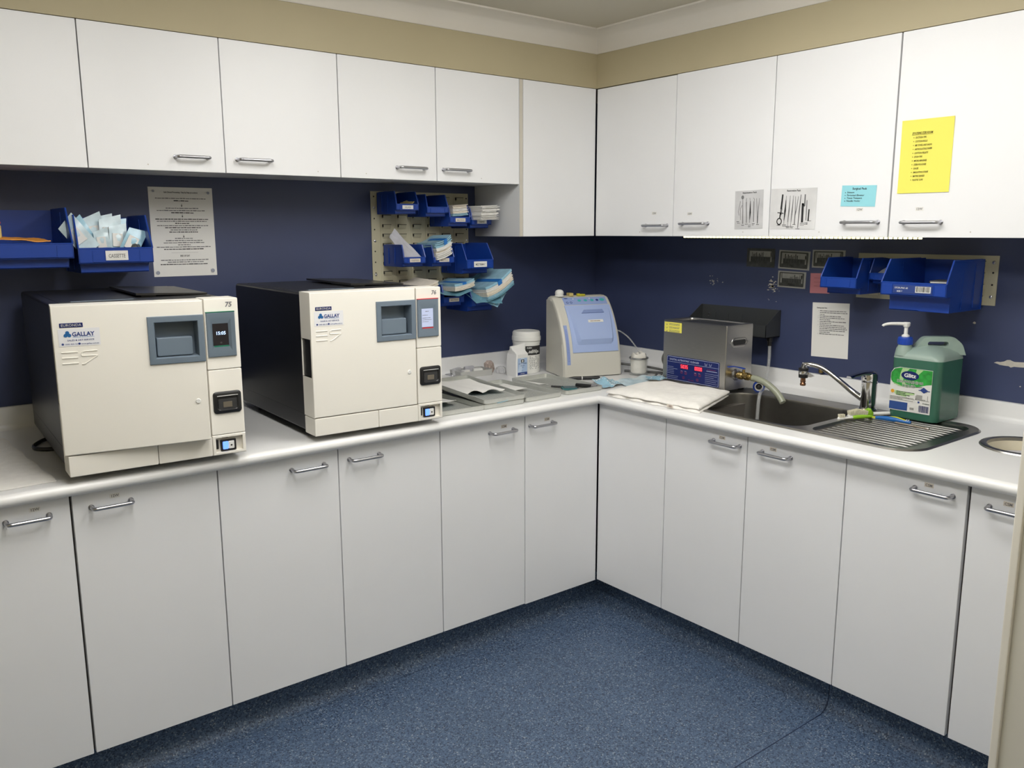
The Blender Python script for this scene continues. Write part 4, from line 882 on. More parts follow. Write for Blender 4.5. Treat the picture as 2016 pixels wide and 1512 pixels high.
# ------------------------------------------------------------------ papers on walls and doors
def sheet(name, label, cat, loc, rz, w, h, base, fn, mats, tilt=0., curl=0.):
    b = MB(); n = 8; lo = []
    for k in range(n + 1):
        v = k / n; c = curl * ((2 * v - 1) ** 2); lo.append([(0, -.0006 - c, h * v), (w, -.0006 - c * 1.2, h * v), (w, -.0002 - c * 1.2, h * v), (0, -.0002 - c, h * v)])
    b.loft(lo, True, True); b.mi = 1; fn(b, w, h)
    o = b.build(name, [base] + mats, ang=60, recalc=False); o.location = loc; o.rotation_euler = (0, tilt, rz)
    return tag(o, label, cat)
PY = -.0012
def notice(b, w, h):
    s = 0
    def ln(zf, xf0, xf1, bold=False, hh=.0030):
        nonlocal s; s += 1; b.mi = 1 if bold else 2; b.greek(w * xf0, w * xf1, h * zf, hh, PY, seed=s)
    b.mi = 1; b.text('Safe Clinical Processing - Step by Step procedures', w * .5, h * .937, .0072, PY, 'CENTER', .02, fit=w * .53)
    ln(.872, .10, .90); ln(.845, .38, .63, True)
    for zf, x0, x1, bd in ((.763, .25, .76, 0), (.737, .11, .88, 0), (.712, .33, .68, 1), (.640, .08, .92, 1), (.617, .10, .88, 0), (.593, .38, .60, 1), (.568, .10, .90, 0), (.545, .22, .78, 1), (.520, .30, .72, 0), (.496, .28, .73, 1), (.425, .36, .64, 0), (.400, .22, .80, 0), (.376, .18, .82, 0), (.352, .40, .62, 0), (.328, .07, .92, 0), (.303, .18, .82, 1), (.180, .12, .87, 0), (.157, .22, .80, 0), (.132, .11, .87, 1)): ln(zf, x0, x1, bool(bd))
    b.mi = 1
    for zf in (.802, .683, .455): b.stroke([(w * .5, h * zf + .004), (w * .5, h * zf - .004)], .0016, PY); b.poly([(w * .5 - .003, h * zf - .001), (w * .5 + .003, h * zf - .001), (w * .5, h * zf - .006)], PY)
    b.mi = 2; b.quad(w * .29, w * .71, h * .268, h * .2695, PY); b.mi = 1; b.text('END OF DAY', w * .5, h * .222, .0088, PY, 'CENTER', .02, fit=w * .15)
    b.mi = 3
    for x, z, r_ in ((.075, .955, .0050), (.93, .945, .0056), (.06, .045, .0075), (.93, .055, .0078)): b.disc(w * x, h * z, r_ * .9, PY - .0012, 14)
sheet('notice_sheet', 'white printed procedures notice on the left navy wall', 'notice', (-1.4175, YW - .0005, 1.374), 0, .2225, .311, M_paper, notice, [M_ink, M_ink2, mat('blue_tack', (.33, .35, .42), .6)])
def cleaning(b, w, h):
    b.mi = 1; b.text('Cleaning water lines', w * .12, h * .895, .0072, PY, 'LEFT', .02, fit=w * .28); b.mi = 2
    rows = [(.845, .94, '1.'), (.812, .95, ''), (.779, .34, ''), (.748, .78, '2.'), (.716, .88, '3.'), (.683, .50, ''), (.650, .92, '4.'), (.617, .52, ''), (.585, .90, '5.'), (.552, .93, ''), (.52, .95, ''), (.487, .90, ''), (.455, .50, ''), (.422, .88, '6.')]
    for k, (zf, x1, n_) in enumerate(rows):
        b.greek(w * .21, w * x1, h * zf, .0030, PY, seed=40 + k)
        if n_: b.text(n_, w * .16, h * zf, .005, PY)
sheet('notice_sheet', 'white numbered instruction sheet on the right wall above the tap', 'notice', (XW - .0005, -.460, 1.034), RW, .158, .214, M_paper, cleaning, [M_ink, M_ink2], -.03)
def yellow(b, w, h):
    b.mi = 1; b.text('STOCKING STERI ROOM', w * .215, h * .800, .0098, PY - .001, 'LEFT', .025, .25, fit=w * .40); b.quad(w * .21, w * .62, h * .790, h * .793, PY - .001)
    items = ['SUCTION TIPS', 'COTTON ROLLS', 'BIB TOWEL AND SALIVA', 'ARTICULATING PAPER', 'COTTON PELLETS', 'ETCH TIPS', 'MICRO BRUSHES', 'STERI POUCHES', 'GAUZE', 'EMULATING STRIPS', 'MATRIX BANDS', 'PLASTIC CUPS']
    wd = [.21, .235, .325, .335, .265, .16, .25, .245, .10, .295, .23, .205]
    for k, t in enumerate(items):
        z = h * (.745 - .0524 * k); b.text(t, w * .285, z, .0076, PY - .001, 'LEFT', .018, .25, fit=w * wd[k]); b.disc(w * .255, z + .0028, .0013, PY - .001, 8)
sheet('list_sheet', 'bright yellow stock list stuck on the top right cupboard door', 'list', (UX - .0006, -.9325, 1.6445), RW, .163, .2245, M_yel, yellow, [mat('olive_ink', (.10, .08, .012), .7)], 0, .0014)
def surgical(b, w, h):
    b.mi = 1; b.text('Surgical Pack', w * .52, h * .80, .0098, PY, 'CENTER', .018)
    for k, t in enumerate(('Scissors', 'Periosteal Elevator', 'Tissue Tweezers', 'Needle Holder')): b.text(t, w * .16, h * (.63 - .135 * k), .0082, PY, 'LEFT', .008, .2); b.disc(w * .115, h * (.655 - .135 * k), .0015, PY, 8)
sheet('pack_card', 'light blue surgical pack card on the right-hand cupboard door', 'card', (UX - .0006, -.736, 1.609), RW, .1235, .0690, M_cyp, surgical, [M_ink], .03)
def tool(b, pts, wd, m=2): b.mi = m; b.stroke(pts, wd, PY)
def exam(b, w, h):
    b.mi = 1; b.text('Examination Pack', w * .52, h * .925, .0078, PY, 'CENTER', .022, fit=w * .50)
    f = lambda *p: [(w * x, h * z) for x, z in p]
    tool(b, f((.20, .73), (.13, .46), (.16, .36)), .0018); tool(b, f((.26, .62), (.20, .53), (.22, .24)), .0018)
    b.mi = 2; b.disc(w * .275, h * .83, .0062, PY, 14, .0072); tool(b, f((.28, .78), (.30, .14)), [.002, .004])
    tool(b, f((.42, .80), (.40, .74), (.42, .68)), .0015); tool(b, f((.41, .70), (.43, .16)), .0030)
    tool(b, f((.53, .80), (.55, .72)), .0015); tool(b, f((.55, .72), (.555, .42), (.545, .24)), [.002, .0065, .002], 3); tool(b, f((.545, .24), (.54, .16)), .0015)
    tool(b, f((.66, .80), (.70, .76), (.68, .70)), .0015); tool(b, f((.68, .70), (.68, .18)), .0030)
    tool(b, f((.77, .78), (.80, .46), (.82, .14)), [.0016, .0022, .003]); tool(b, f((.87, .78), (.84, .46), (.82, .14)), [.0016, .0022, .003]); b.mi = 1
    for k, (x, z) in enumerate(((.12, .19), (.15, .15), (.30, .09), (.43, .12), (.54, .09), (.54, .05), (.68, .12), (.68, .09), (.83, .10))): b.greek(w * x - .006, w * x + .006, h * z, .0017, PY, seed=k)
sheet('instrument_photo', 'grey examination pack instrument photo beside the cupboard door gap', 'photo', (UX - .0006, -.3010, 1.5335), RW, .1260, .1410, M_gphoto, exam, [M_ink, M_ink2, M_ink], -.02)
def resto(b, w, h):
    b.mi = 1; b.text('Restoration Pack', w * .50, h * .925, .0086, PY, 'CENTER', .022, fit=w * .30)
    f = lambda *p: [(w * x, h * z) for x, z in p]
    tool(b, f((.262, .85), (.245, .50)), [.006, .0075], 3); tool(b, f((.25, .50), (.238, .36)), .0075); tool(b, f((.17, .41), (.30, .39)), .004); tool(b, f((.235, .40), (.225, .28)), .005, 3)
    b.loft([[(w * .215 + r_ * math.cos(2 * PI * k / 16), PY, h * .19 + 1.15 * r_ * math.sin(2 * PI * k / 16)) for k in range(16)] for r_ in (.0075, .0112)])
    for x, z0, z1, wd, m in ((.335, .82, .12, .0072, 3), (.42, .82, .08, .0045, 2), (.49, .82, .08, .0042, 2)):
        tool(b, f((x + .01, z0), (x + .01, z0 - .1)), .0016); tool(b, f((x + .008, z0 - .1), (x, .45), (x - .012, z1 + .1)), [.002, wd, .0022], m); tool(b, f((x - .012, z1 + .1), (x - .014, z1)), .0014)
    tool(b, f((.545, .80), (.56, .48), (.555, .13)), [.0016, .0024, .0036]); tool(b, f((.61, .80), (.585, .50), (.56, .34)), [.0016, .0024, .003])
    tool(b, f((.665, .84), (.645, .45), (.635, .03)), [.0028, .0042, .0028]); tool(b, f((.755, .84), (.755, .58)), .0050, 2); tool(b, f((.715, .62), (.72, .18)), .0085, 3); tool(b, f((.71, .62), (.75, .56)), .006)
    tool(b, f((.80, .70), (.80, .22)), .0030); tool(b, f((.855, .48), (.85, .22)), .0050, 3); b.mi = 1
    for k, (x, z) in enumerate(((.21, .09), (.33, .10), (.33, .07), (.41, .06), (.42, .03), (.50, .06), (.50, .03), (.56, .11), (.63, .005), (.72, .14), (.72, .10), (.81, .15), (.81, .12), (.87, .20))): b.greek(w * x - .008, w * x + .008, h * z, .0018, PY, seed=20 + k)
sheet('instrument_photo', 'wider pale restoration pack instrument photo right of the cupboard door gap', 'photo', (UX - .0006, -.4572, 1.5340), RW, .1860, .1430, mat('pale_grey_photo', (.68, .68, .68), .5, noise=.12, nscale=8), resto, [M_ink, M_ink2, M_ink], .01)
def trayphoto(seed, flip=False, word=None, border=True):
    def fn(b, w, h):
        q = random.Random(seed); i = .007 if border else .002; b.mi = 2; b.poly(rr(i * .9, w - i * 1.2, i * .8, h - i * .7, .004, 3), PY)
        b.mi = 3; y = PY - .0003; b.quad(w * .13, w * .88, h * .56, h * .86, y); b.quad(w * .10, w * .15, h * .28, h * .86, y); b.quad(w * .85, w * .89, h * .30, h * .8, y); b.mi = 4; y -= .0003
        for k in range(9):
            x = w * ((.20 if not flip else .45) + .048 * k); b.quad(x, x + w * q.uniform(.012, .03), h * .56, h * q.uniform(.66, .82), y)
        for k in range(7): b.quad(w * (.18 + .09 * k), w * (.19 + .09 * k), h * .34, h * .54, y)
        if word: b.text(word, w * .38, h * .13, .012, y, 'LEFT', .03)
    return fn
ph = [M_ink, M_photo, M_photol, mat('photo_black', (.012, .012, .012), .5)]
sheet('tray_photo', 'small dark photo of an instrument tray, furthest left of the four', 'photo', (XW - .0005, -.1305, 1.379), RW, .138, .0765, M_photo, trayphoto(1, border=False), ph, .01)
sheet('tray_photo', 'small tilted white-edged tray photo in the middle of the upper row', 'photo', (XW - .0005, -.2860, 1.376), RW, .143, .0745, M_photob, trayphoto(2, word='PSC'), ph, .035)
sheet('tray_photo', 'small tray photo half hidden behind the left rail bin', 'photo', (XW - .0005, -.4400, 1.384), RW, .140, .0690, M_photob, trayphoto(3), ph, .0)
sheet('tray_photo', 'small tray photo on its own below the upper row of three', 'photo', (XW - .0005, -.2870, 1.3010), RW, .129, .0660, M_photob, trayphoto(4, True, 'PERIO'), ph, .02)
def pinkfn(b, w, h):
    b.mi = 1
    for k in range(3): b.greek(w * .2, w * .9, h * (.75 - .2 * k), .0015, PY, seed=k)
sheet('note_sheet', 'pink note on the right wall partly behind the left rail bin', 'note', (XW - .0005, -.4380, 1.284), RW, .085, .0780, M_pink, pinkfn, [mat('pink_ink', (.28, .09, .11), .8)], -.02)

# under-cupboard LED strip
b = MB(); b.box(.030, 1.022, .0200, .0270, -.0045, 0); b.mi = 1
for k in range(60): x = .034 + .0164 * k; b.box(x, x + .0105, .0195, .0275, -.0098, -.0044, .0012, 1)
tag(b.build('led_strip', [M_white, M_strip], loc=(UX, 0, ZU0 + .0040), rotz=RW), 'lit yellowish LED strip along the lower edge of the right wall cabinets', 'light strip')

# ------------------------------------------------------------------ metal trays and what lies in them
def tray(label, loc, rz, w, l, tilt=0., h=.0185):
    b = MB(); t = .0014; r = .012; L = lambda i, z, rad: [(x, y, z) for x, y in rr(i, w - i, i, l - i, rad, 4)]
    b.loft([L(.004, 0, r), L(.001, .004, r), L(0, h - .001, r), L(-.0015, h, r + .001), L(t, h, r), L(t + .001, .004, r), L(.006, t, r - .002)])
    b.mi = 1; n = L(.006, t, r - .002); b.add(n, [tuple(range(len(n)))]); b.mi = 0; n = L(.004, 0, r); b.add(n, [tuple(range(len(n)))])
    o = b.build('instrument_tray', [M_tray, M_perf], loc=loc, ang=30); o.rotation_euler = (tilt, 0, rz); return tag(o, label, 'tray', 'perforated metal instrument trays')
tray('metal tray half hidden behind the right autoclave', (-.722, .036, BT + .0005), -.02, .192, .370)
tray('lower metal tray of the stacked pair', (-.537, .034, BT + .0005), -.015, .190, .375)
tray('upper metal tray of the stacked pair, tipped up at the back', (-.536, .030, BT + .0190), -.010, .190, .385, .052)
tray('metal tray in the middle with a white slip at its back', (-.334, .040, BT + .0005), .035, .184, .372)
tray('metal tray nearest the inner corner holding the teal case and black pen', (-.124, .050, BT + .0005), -.028, .192, .365)
bundle('pouch stack wedged between the stacked metal trays', (-.49, .26, BT + .0205), .10, .10, [(2, 5, .002), (1, 2, .002)], 0, seed=31, group='pouches between the trays')
drape('film_pouch', 'white-backed pouch spread over the upper stacked tray', 'pouch', [M_paper, M_filmd], [(-.525, .160, .9325), (-.368, .128, .9310), (-.356, .375, .9440), (-.522, .390, .9450)], amp=.0022, seed=33, th=.0012, fn=lambda u, v: .014 * (1 - v) ** 2 * abs(math.sin(7 * u)))
drape('film_pouch', 'white and teal pouch in the tray behind the right autoclave', 'pouch', [M_paper, M_filmd], [(-.70, .135, .907), (-.575, .150, .907), (-.56, .33, .909), (-.70, .33, .909)], amp=.002, th=.0012, seed=35, fn=lambda u, v: .014 * (1 - v) ** 2)
drape('paper_slip', 'white slip curling at the back of the middle tray', 'paper', [M_paper], [(-.300, .245, .9045), (-.196, .205, .9045), (-.186, .37, .907), (-.29, .37, .907)], amp=.002, seed=36, fn=lambda u, v: .010 * u * u * (1 - v))
drape('paper_slip', 'white slip in the back left of the corner tray', 'paper', [M_paper], [(-.070, .285, .9045), (-.035, .26, .9045), (-.085, .388, .906), (-.110, .388, .906)], amp=.001, seed=37)
drape('film_pouch', 'tiny teal pouch corner sticking out between the stacked trays', 'pouch', [M_film], [(-.478, .029, .9185), (-.432, .026, .9190), (-.438, .075, .9195), (-.475, .075, .9190)], 6, 4, .0003, 38, .0004, fn=lambda u, v: .006 * u * u * (1 - v))
b = MB(); b.box(0, .062, 0, .062, 0, .008, .003); b.mi = 1; b.box(.008, .056, .006, .052, .0081, .0098, .002); tag(b.build('flat_case', [mat('teal_plastic', (.02, .13, .14), .35), mat('dark_teal', (.012, .06, .07), .3)], loc=(-.078, .128, BT + .0026), rotz=-.6), 'flat teal plastic case in the corner tray', 'case')
b = MB(); b.tube([(0, 0, 0), (.10, 0, 0), (.115, 0, .001)], [.004, .0045, .002], 10); tag(b.build('tweezers', M_black, loc=(-.070, .205, BT + .0085), rotz=-.95), 'thin black tweezers beside the teal case in the corner tray', 'tweezers')
b = MB(); b.tube([(0, 0, 0), (.004, 0, 0), (.070, 0, 0)], [.007, .0082, .0082], 14); b.mi = 1; b.tube([(.070, 0, 0), (.092, 0, 0), (.093, 0, 0)], [.0085, .0085, .0065], 14); tag(b.build('pen_torch', [M_black, M_chrome], loc=(.020, .155, BT + .0108), rotz=-1.18), 'black pen torch with a silver end in the corner tray', 'torch')
b = MB(); b.tube([(0, 0, 0), (.02, 0, 0), (.055, 0, 0)], [.004, .0075, .0078], 12); b.tube([(.058, 0, 0), (.13, 0, 0), (.134, 0, 0)], [.0078, .0078, .006], 12); b.mi = 1; b.tube([(.055, 0, 0), (.058, 0, 0)], .0082, 12); tag(b.build('marker_pen', [M_black, M_white], loc=(.112, .300, BT + .0086), rotz=-.60), 'black marker pen lying at the foot of the oiling machine', 'pen')
# small grey tray with odds and ends
t_ = thing('parts_tray', 'small grey tray of odds and ends at the back below the louvred panel', 'tray', (-.222, .625, BT + .0005), -.05)
b = MB(); L = lambda i, z: [(x, y, z) for x, y in rr(i, .168 - i, i, .10 - i, .008, 3)]; b.loft([L(.002, 0), L(0, .026), L(.0015, .026), L(.0035, .002)], True, True); b.build('tray', [mat('grey_plastic_tray', (.46, .46, .44), .45)], t_)
b = MB(); b.tube(rounded([(-.002, .004, .012), (-.045, .004, .016), (-.047, .06, .014), (-.002, .07, .012)], .01), .002, 8); b.build('side_wing', [M_chrome], t_)
for k, (x, y, z, a, s_, m, l) in enumerate(((.045, .035, .004, .3, (.036, .022, .026), M_paper, 'white cotton packet at the front of the small grey tray'), (.105, .030, .004, -.2, (.044, .020, .028), M_white, 'longer white packet on the right of the small grey tray'), (.020, .068, .004, .5, (.050, .020, .032), M_gphoto, 'grey clip box at the back left of the small grey tray'), (.085, .070, .004, 0, (.048, .016, .034), M_frost, 'clear grey box at the back of the small grey tray'))):
    c, s2 = math.cos(-.05), math.sin(-.05); wx, wy = -.222 + c * x - s2 * y, .625 + s2 * x + c * y
    b = MB(); b.box(-s_[0] / 2, s_[0] / 2, -s_[1] / 2, s_[1] / 2, 0, s_[2], .003); b.mi = 0; b.box(-s_[0] / 2 - .0006, s_[0] / 2 + .0006, -s_[1] / 2 - .0006, s_[1] / 2 + .0006, s_[2] * .7, s_[2] * .74); tag(b.build('small_box', [m], loc=(wx, wy, BT + z), rotz=a - .05), l, 'box', 'small boxes in the parts tray')
for k, (x, y, r_, h, l) in enumerate(((-.030, .680, .022, .052, 'rust-stained crumpled wrap behind the small grey tray'), (.000, .630, .019, .030, 'crumpled foil wrap between the grey tray and the white paper bag'))):
    b = MB(); crumple(b, 0, [(r_ * .8, 0), (r_, h * .3), (r_ * .95, h * .8), (r_ * .5, h), (r_ * .1, h * .95)], .0035, 61 + k); tag(b.build('crumpled_wrap', [M_rust if k == 0 else M_gphoto], loc=(x, y, BT + .001)), l, 'wrap')
# wipes tub
tb = thing('wipes_tub', 'white round wipes tub with a black printed label', 'tub', (.117, .594, BT))
b = MB(); b.lathe([(.0005, 0), (.058, 0), (.0605, .003), (.0605, .130), (.0625, .133), (.0625, .143)], 40); b.build('tub_body', M_white, tb)
b = MB(); b.lathe([(.0635, .144), (.0655, .146), (.0655, .160), (.0645, .162), (.0645, .164), (.0625, .166), (.0625, .180), (.059, .186), (.050, .188), (.048, .1865), (.020, .1865), (.018, .188), (.0005, .188)], 40); b.build('lid', M_white, tb)
b = MB(); R0 = .0610
def cyl_patch(b, a0, a1, z0, z1, r, n=18):
    b.add([(r * math.sin(a0 + (a1 - a0) * k / n), -r * math.cos(a0 + (a1 - a0) * k / n), z) for z in (z0, z1) for k in range(n + 1)], [(k, k + 1, n + 2 + k, n + 1 + k) for k in range(n)])
va = math.atan2(-.61, .77)                      # the label faces the room
b.mi = 0; cyl_patch(b, va - .1, va + 1.5, .010, .127, R0)
b.mi = 1; cyl_patch(b, va - .08, va + 1.5, .083, .124, R0 + .0003)
def cyl_text(b, t, ac, z, size, fit, shear=0., bold=.02):
    c = MB(); c.text(t, 0, 0, size, 0, 'CENTER', bold, shear, fit); r = R0 + .0007
    b.add([(r * math.sin(ac + v.x / r), -r * math.cos(ac + v.x / r), z + v.z) for v in c.v], c.f)
b.mi = 2; cyl_text(b, 'KLEEN', va + .22, .1130, .0085, .022); cyl_text(b, 'ndiWipe', va + .60, .0925, .0215, .056, .35, .02); cyl_patch(b, va + .05, va + 1.2, .0935, .0945, R0 + .0006)
b.mi = 3; q = random.Random(71)
for k in range(12):
    a = va + .18 + q.uniform(0, .1); z = .076 - .0050 * k
    while a < va + 1.15: da = q.uniform(.05, .16); cyl_patch(b, a, a + da, z, z + .0018, R0 + .0005, 3); a += da + .05 + (q.uniform(.1, .3) if q.random() < .2 else 0)
b.build('label', [M_white, M_ink, M_white, M_ink2], tb, recalc=False)
# white paper bag with folded top
bg = thing('paper_bag', 'white paper bag with a crumpled top in front of the wipes tub', 'bag', (-.0165, .4985, BT), .02)
# local x along the label face, y away from the viewer
BW, BD, BH = .0635, .068, .098
b = MB(); lo = []
for z, ix, iy, tw in ((0, 0, 0, 0), (.004, -.001, -.001, 0), (.060, -.002, -.001, 0), (BH, 0, 0, .01), (BH + .012, .000, .010, .0), (BH + .022, -.003, .022, 0), (BH + .040, -.011, .029, .004)):
    p = rr(ix, BW - ix, iy, BD - iy, .004, 2); lo.append([(x + tw * math.sin(z * 90 + y * 60), y, z + (.006 * math.sin(x * 190) if z > BH + .02 else 0)) for x, y in p])
b.loft(lo, True, True); b.build('bag_body', [mat('glossy_white_paper', (.80, .80, .79), .35, bump=.25, bscale=40)], bg, ang=14)
b = MB(); b.X = Matrix.Translation((0, 0, 0)); y = -.0022; b.quad(.006, .060, .008, .082, y); b.mi = 1; b.quad(.006, .060, .008, .020, y - .0003); b.mi = 3; b.poly([(.006, .020), (.026, .020), (.044, .082), (.024, .082)], y - .0003); b.mi = 1
b.text('GUAZE SWABS', .033, .056, .0065, y - .0006, 'CENTER', .015, fit=.046); b.text('Medium', .033, .047, .006, y - .0006, 'CENTER', .01, fit=.022); b.text('100', .033, .039, .006, y - .0006, 'CENTER', .01); b.text('5 x 5', .033, .025, .004, y - .0006, 'CENTER', .01)
b.mi = 4; b.quad(.024, .042, .063, .076, y - .0005); b.mi = 2; b.quad(.0295, .0365, .0655, .0735, y - .0008); b.quad(.028, .038, .0675, .0715, y - .0008); b.text('HENRY', .033, .0115, .005, y - .0006, 'CENTER', .01, fit=.026)
b.build('label', [mat('bag_label_blue', (.40, .53, .74), .4), M_navy, M_white, mat('bag_label_pale', (.55, .66, .82), .4), M_ink], bg, recalc=False)
# pouches and towel in the corner
drape('film_pouch', 'crumpled light blue pouch corner beside the corner tray', 'pouch', [M_film, M_paper], [(.075, .045, .9015), (.195, .062, .9015), (.250, .176, .9015), (.150, .200, .9015)], amp=.006, seed=81, fn=lambda u, v: .022 * math.exp(-((u - .3) ** 2 + (v - .6) ** 2) * 14))
drape('film_pouch', 'long white and blue pouch lying in the corner in front of the glass jar', 'pouch', [M_filmp, M_film], [(.165, -.005, .9015), (.300, -.040, .9300), (.370, .110, .9015), (.235, .140, .9015)], amp=.004, seed=83, fn=lambda u, v: .012 * u * v)
drape('film_pouch', 'clear blue pouch lying on the folded towel edge', 'pouch', [M_film, M_paper], [(.225, -.055, .9335), (.300, -.085, .9335), (.345, -.025, .9340), (.275, .015, .9325)], 8, 6, .003, 85)
def towel(label, P, th, layers, seed, droop=None, nx=40, ny=30):
    tw = thing('folded_towel', label, 'towel', (0, 0, 0)); q = random.Random(seed)
    for L_ in range(layers):
        ph = [q.uniform(0, 6.28) for _ in range(8)]; A, B_, C_, D_ = [Vector((p[0] + q.uniform(-.006, .006) * L_, p[1] + q.uniform(-.008, .008) * L_, 0)) for p in P]; z0 = BT + .0008 + L_ * th * .80; vt = []; vb = []
        for j in range(ny + 1):
            for i in range(nx + 1):
                u, v = i / nx, j / ny; p = (A * (1 - u) + B_ * u) * (1 - v) + (D_ * (1 - u) + C_ * u) * v
                e = min(u, 1 - u, v, 1 - v); ed = min(1, e * 14) ** .5
                wv = .5 + .5 * (.5 * math.sin(9 * u + 2.5 * v + ph[0]) + .3 * math.sin(15 * v - 5 * u + ph[1]) + .25 * math.sin(26 * u + 7 * v + ph[2]) + .22 * math.sin(19 * v + 12 * u + ph[5]))
                jit = .0035 * math.sin(31 * u + ph[3]) * (1 - min(1, v * 6)) + .003 * math.sin(23 * v + ph[4]) * (1 - min(1, (1 - u) * 6))
                h = th * (.35 + .65 * ed) * (.62 + .55 * wv); zz = z0
                if droop: zz, p = droop(p, zz)
                vt.append((p.x + jit, p.y + jit * .6, zz + h)); vb.append((p.x + jit, p.y + jit * .6, zz))
        W1 = nx + 1; N = len(vt); f1 = [(j * W1 + i, j * W1 + i + 1, (j + 1) * W1 + i + 1, (j + 1) * W1 + i) for j in range(ny) for i in range(nx)]
        ed_ = [(i, i + 1) for i in range(nx)] + [(ny * W1 + i + 1, ny * W1 + i) for i in range(nx)] + [((j + 1) * W1, j * W1) for j in range(ny)] + [(j * W1 + nx, (j + 1) * W1 + nx) for j in range(ny)]
        b = MB(); b.add(vt + vb, f1 + [tuple(N + k for k in reversed(f)) for f in f1] + [(a, N + a, N + c, c) for a, c in ed_]); b.build('fold_layer', M_cloth, tw, ang=70)
    return tw
tw = towel('folded white towel between the corner and the sink', [(-.010, -.055), (.012, -.490), (.352, -.352), (.330, .010)], .0155, 2, 91)
b = MB(); b.box(0, .002, -.014, .014, 0, .012, .0008); b.mi = 1; b.box(-.0006, .001, -.010, .004, .002, .009); o = b.build('care_tag', [M_tan, M_rust], tw); o.location = (-.010, -.372, BT + .006)
towel('thin white cloth at the far left of the bench', [(-2.60, -.004), (-1.912, .020), (-1.945, .640), (-2.60, .64)], .0045, 1, 95)

# ------------------------------------------------------------------ detergent bottle and brushes on the drainer
ZDR = .9014
dt = thing('detergent_bottle', 'big green dishwashing liquid bottle with a pump standing on the drainer', 'bottle', (.4685, -.9235, ZDR - .0002), RW)
DW, DD = .168, .172
L = lambda z, i, r: [(x, y, z) for x, y in rr(i, DW - i, i, DD - i, r, 6)]
LQ = .206
b = MB(); b.loft([L(0, .010, .018), L(.005, .002, .022), L(.016, 0, .024), L(.10, .0008, .024), L(LQ, 0, .024)], True, True); b.build('liquid', M_liq, dt)
b = MB(); b.loft([L(LQ, 0, .024), L(.214, .001, .026), L(.226, .008, .032), L(.240, .030, .04), L(.247, .052, .03), L(.249, .075, .008)], False, True)
b.X = Matrix.Rotation(PI / 4, 4, 'Z')          # carrying handle along the diagonal from the neck to the far corner
hn = .020; outer = rounded([(.060, .225, 0), (.078, .250, 0), (.098, .277, 0), (.190, .279, 0), (.218, .255, 0), (.231, .218, 0)], .012, 4); outer = [(p.x, p.y) for p in outer]
inner = [(x, z) for x, z in rr(.108, .174, .2475, .2620, .0070, 5)]
for s_ in (-1, 1):
    pass
bm = bmesh.new(); E_ = loop([(x, 0, z) for x, z in outer]); E_ += loop([(x, 0, z) for x, z in inner]); bmesh.ops.triangle_fill(bm, edges=E_, use_beauty=True); bm.verts.index_update()
fv = [(v.co.x, v.co.z) for v in bm.verts]; ff = [[v.index for v in f.verts] for f in bm.faces]; bm.free()
for s_ in (-1, 1): b.add([(x, s_ * hn * (1 - .25 * max(0, (z - .25) / .03)), z) for x, z in fv], ff)
for lp in (outer, inner):
    g = lambda x, z, s_: (x, s_ * hn * (1 - .25 * max(0, (z - .25) / .03)), z)
    n = len(lp); b.loft([[g(x, z, -1) for x, z in lp], [g(x, z, 1) for x, z in lp]])
b.X = Matrix.Identity(4)
b.lathe([(.030, .214), (.026, .236), (.021, .246), (.021, .256)], 24, (.030, .028, 0), c0=False)
b.build('container', M_clear, dt, ang=40)
b = MB(); n = 36; b.lathe([(.0225, .250), (.0235, .252), (.0235, .270), (.0215, .275), (.012, .276), (.0005, .276)], 28, (.030, .028, 0), c0=False)
for k in range(24): a = 2 * PI * k / 24; b.tube([(.030 + .0233 * math.cos(a), .028 + .0233 * math.sin(a), .253), (.030 + .0233 * math.cos(a), .028 + .0233 * math.sin(a), .269)], .0009, 4)
b.build('cap', M_cap, dt)
b = MB(); b.lathe([(.0125, .276), (.0125, .281), (.0065, .284), (.0060, .306), (.0115, .312), (.0125, .322), (.0105, .3245), (.0005, .3245)], 18, (.030, .028, 0))
b.tube(smooth([(.032, .030, .3185), (.012, .008, .3195), (-.008, -.012, .3190), (-.020, -.024, .3150), (-.023, -.027, .3110)], 5), [.0062 - .0001 * k for k in range(21)], 10); b.build('pump', M_white, dt)
b = MB(); y = -.0012; x0, x1, z0, z1 = .0048, .1450, .0290, .1765
b.poly([(x0, z0), (x1, z0), (x1, z1), (x0 + .03, z1), (x0 + .010, z1 - .006), (x0, z1 - .022)], y); wd = x1 - x0; ht = z1 - z0
P = lambda u, v: (x0 + wd * u, z0 + ht * v)
b.mi = 1; y -= .0003; b.poly([P(.005, .74), P(.02, .68), P(.10, .60), P(.25, .565), P(.45, .56), P(.70, .60), P(.88, .66), P(.995, .68), P(.995, .992), P(.24, .992), P(.09, .955), P(.01, .86)], y)
b.mi = 2; y -= .0003; b.poly([P(.28, .985), P(.45, .985), P(.34, .86), P(.31, .70), P(.42, .60), P(.30, .62), P(.22, .74), P(.24, .88)], y); b.poly([P(.62, .985), P(.78, .985), P(.66, .86), P(.58, .80)], y); b.poly([P(.03, .645), P(.30, .575), P(.75, .585), P(.97, .655), P(.8, .60), P(.4, .555), P(.2, .565)], y)
b.poly([P(.13, .46), P(.62, .44), P(.60, .40), P(.40, .37), P(.43, .33), P(.16, .36), P(.12, .40)], y)
b.mi = 4; y -= .0003; b.poly([(P(.47, .83)[0] + .0300 * math.cos(2 * PI * k / 28), P(.47, .83)[1] + .0150 * math.sin(2 * PI * k / 28)) for k in range(28)], y)
b.mi = 3; b.text('Glitz', P(.47, 0)[0], P(0, .79)[1], .0175, y - .0004, 'CENTER', .035, fit=.041)
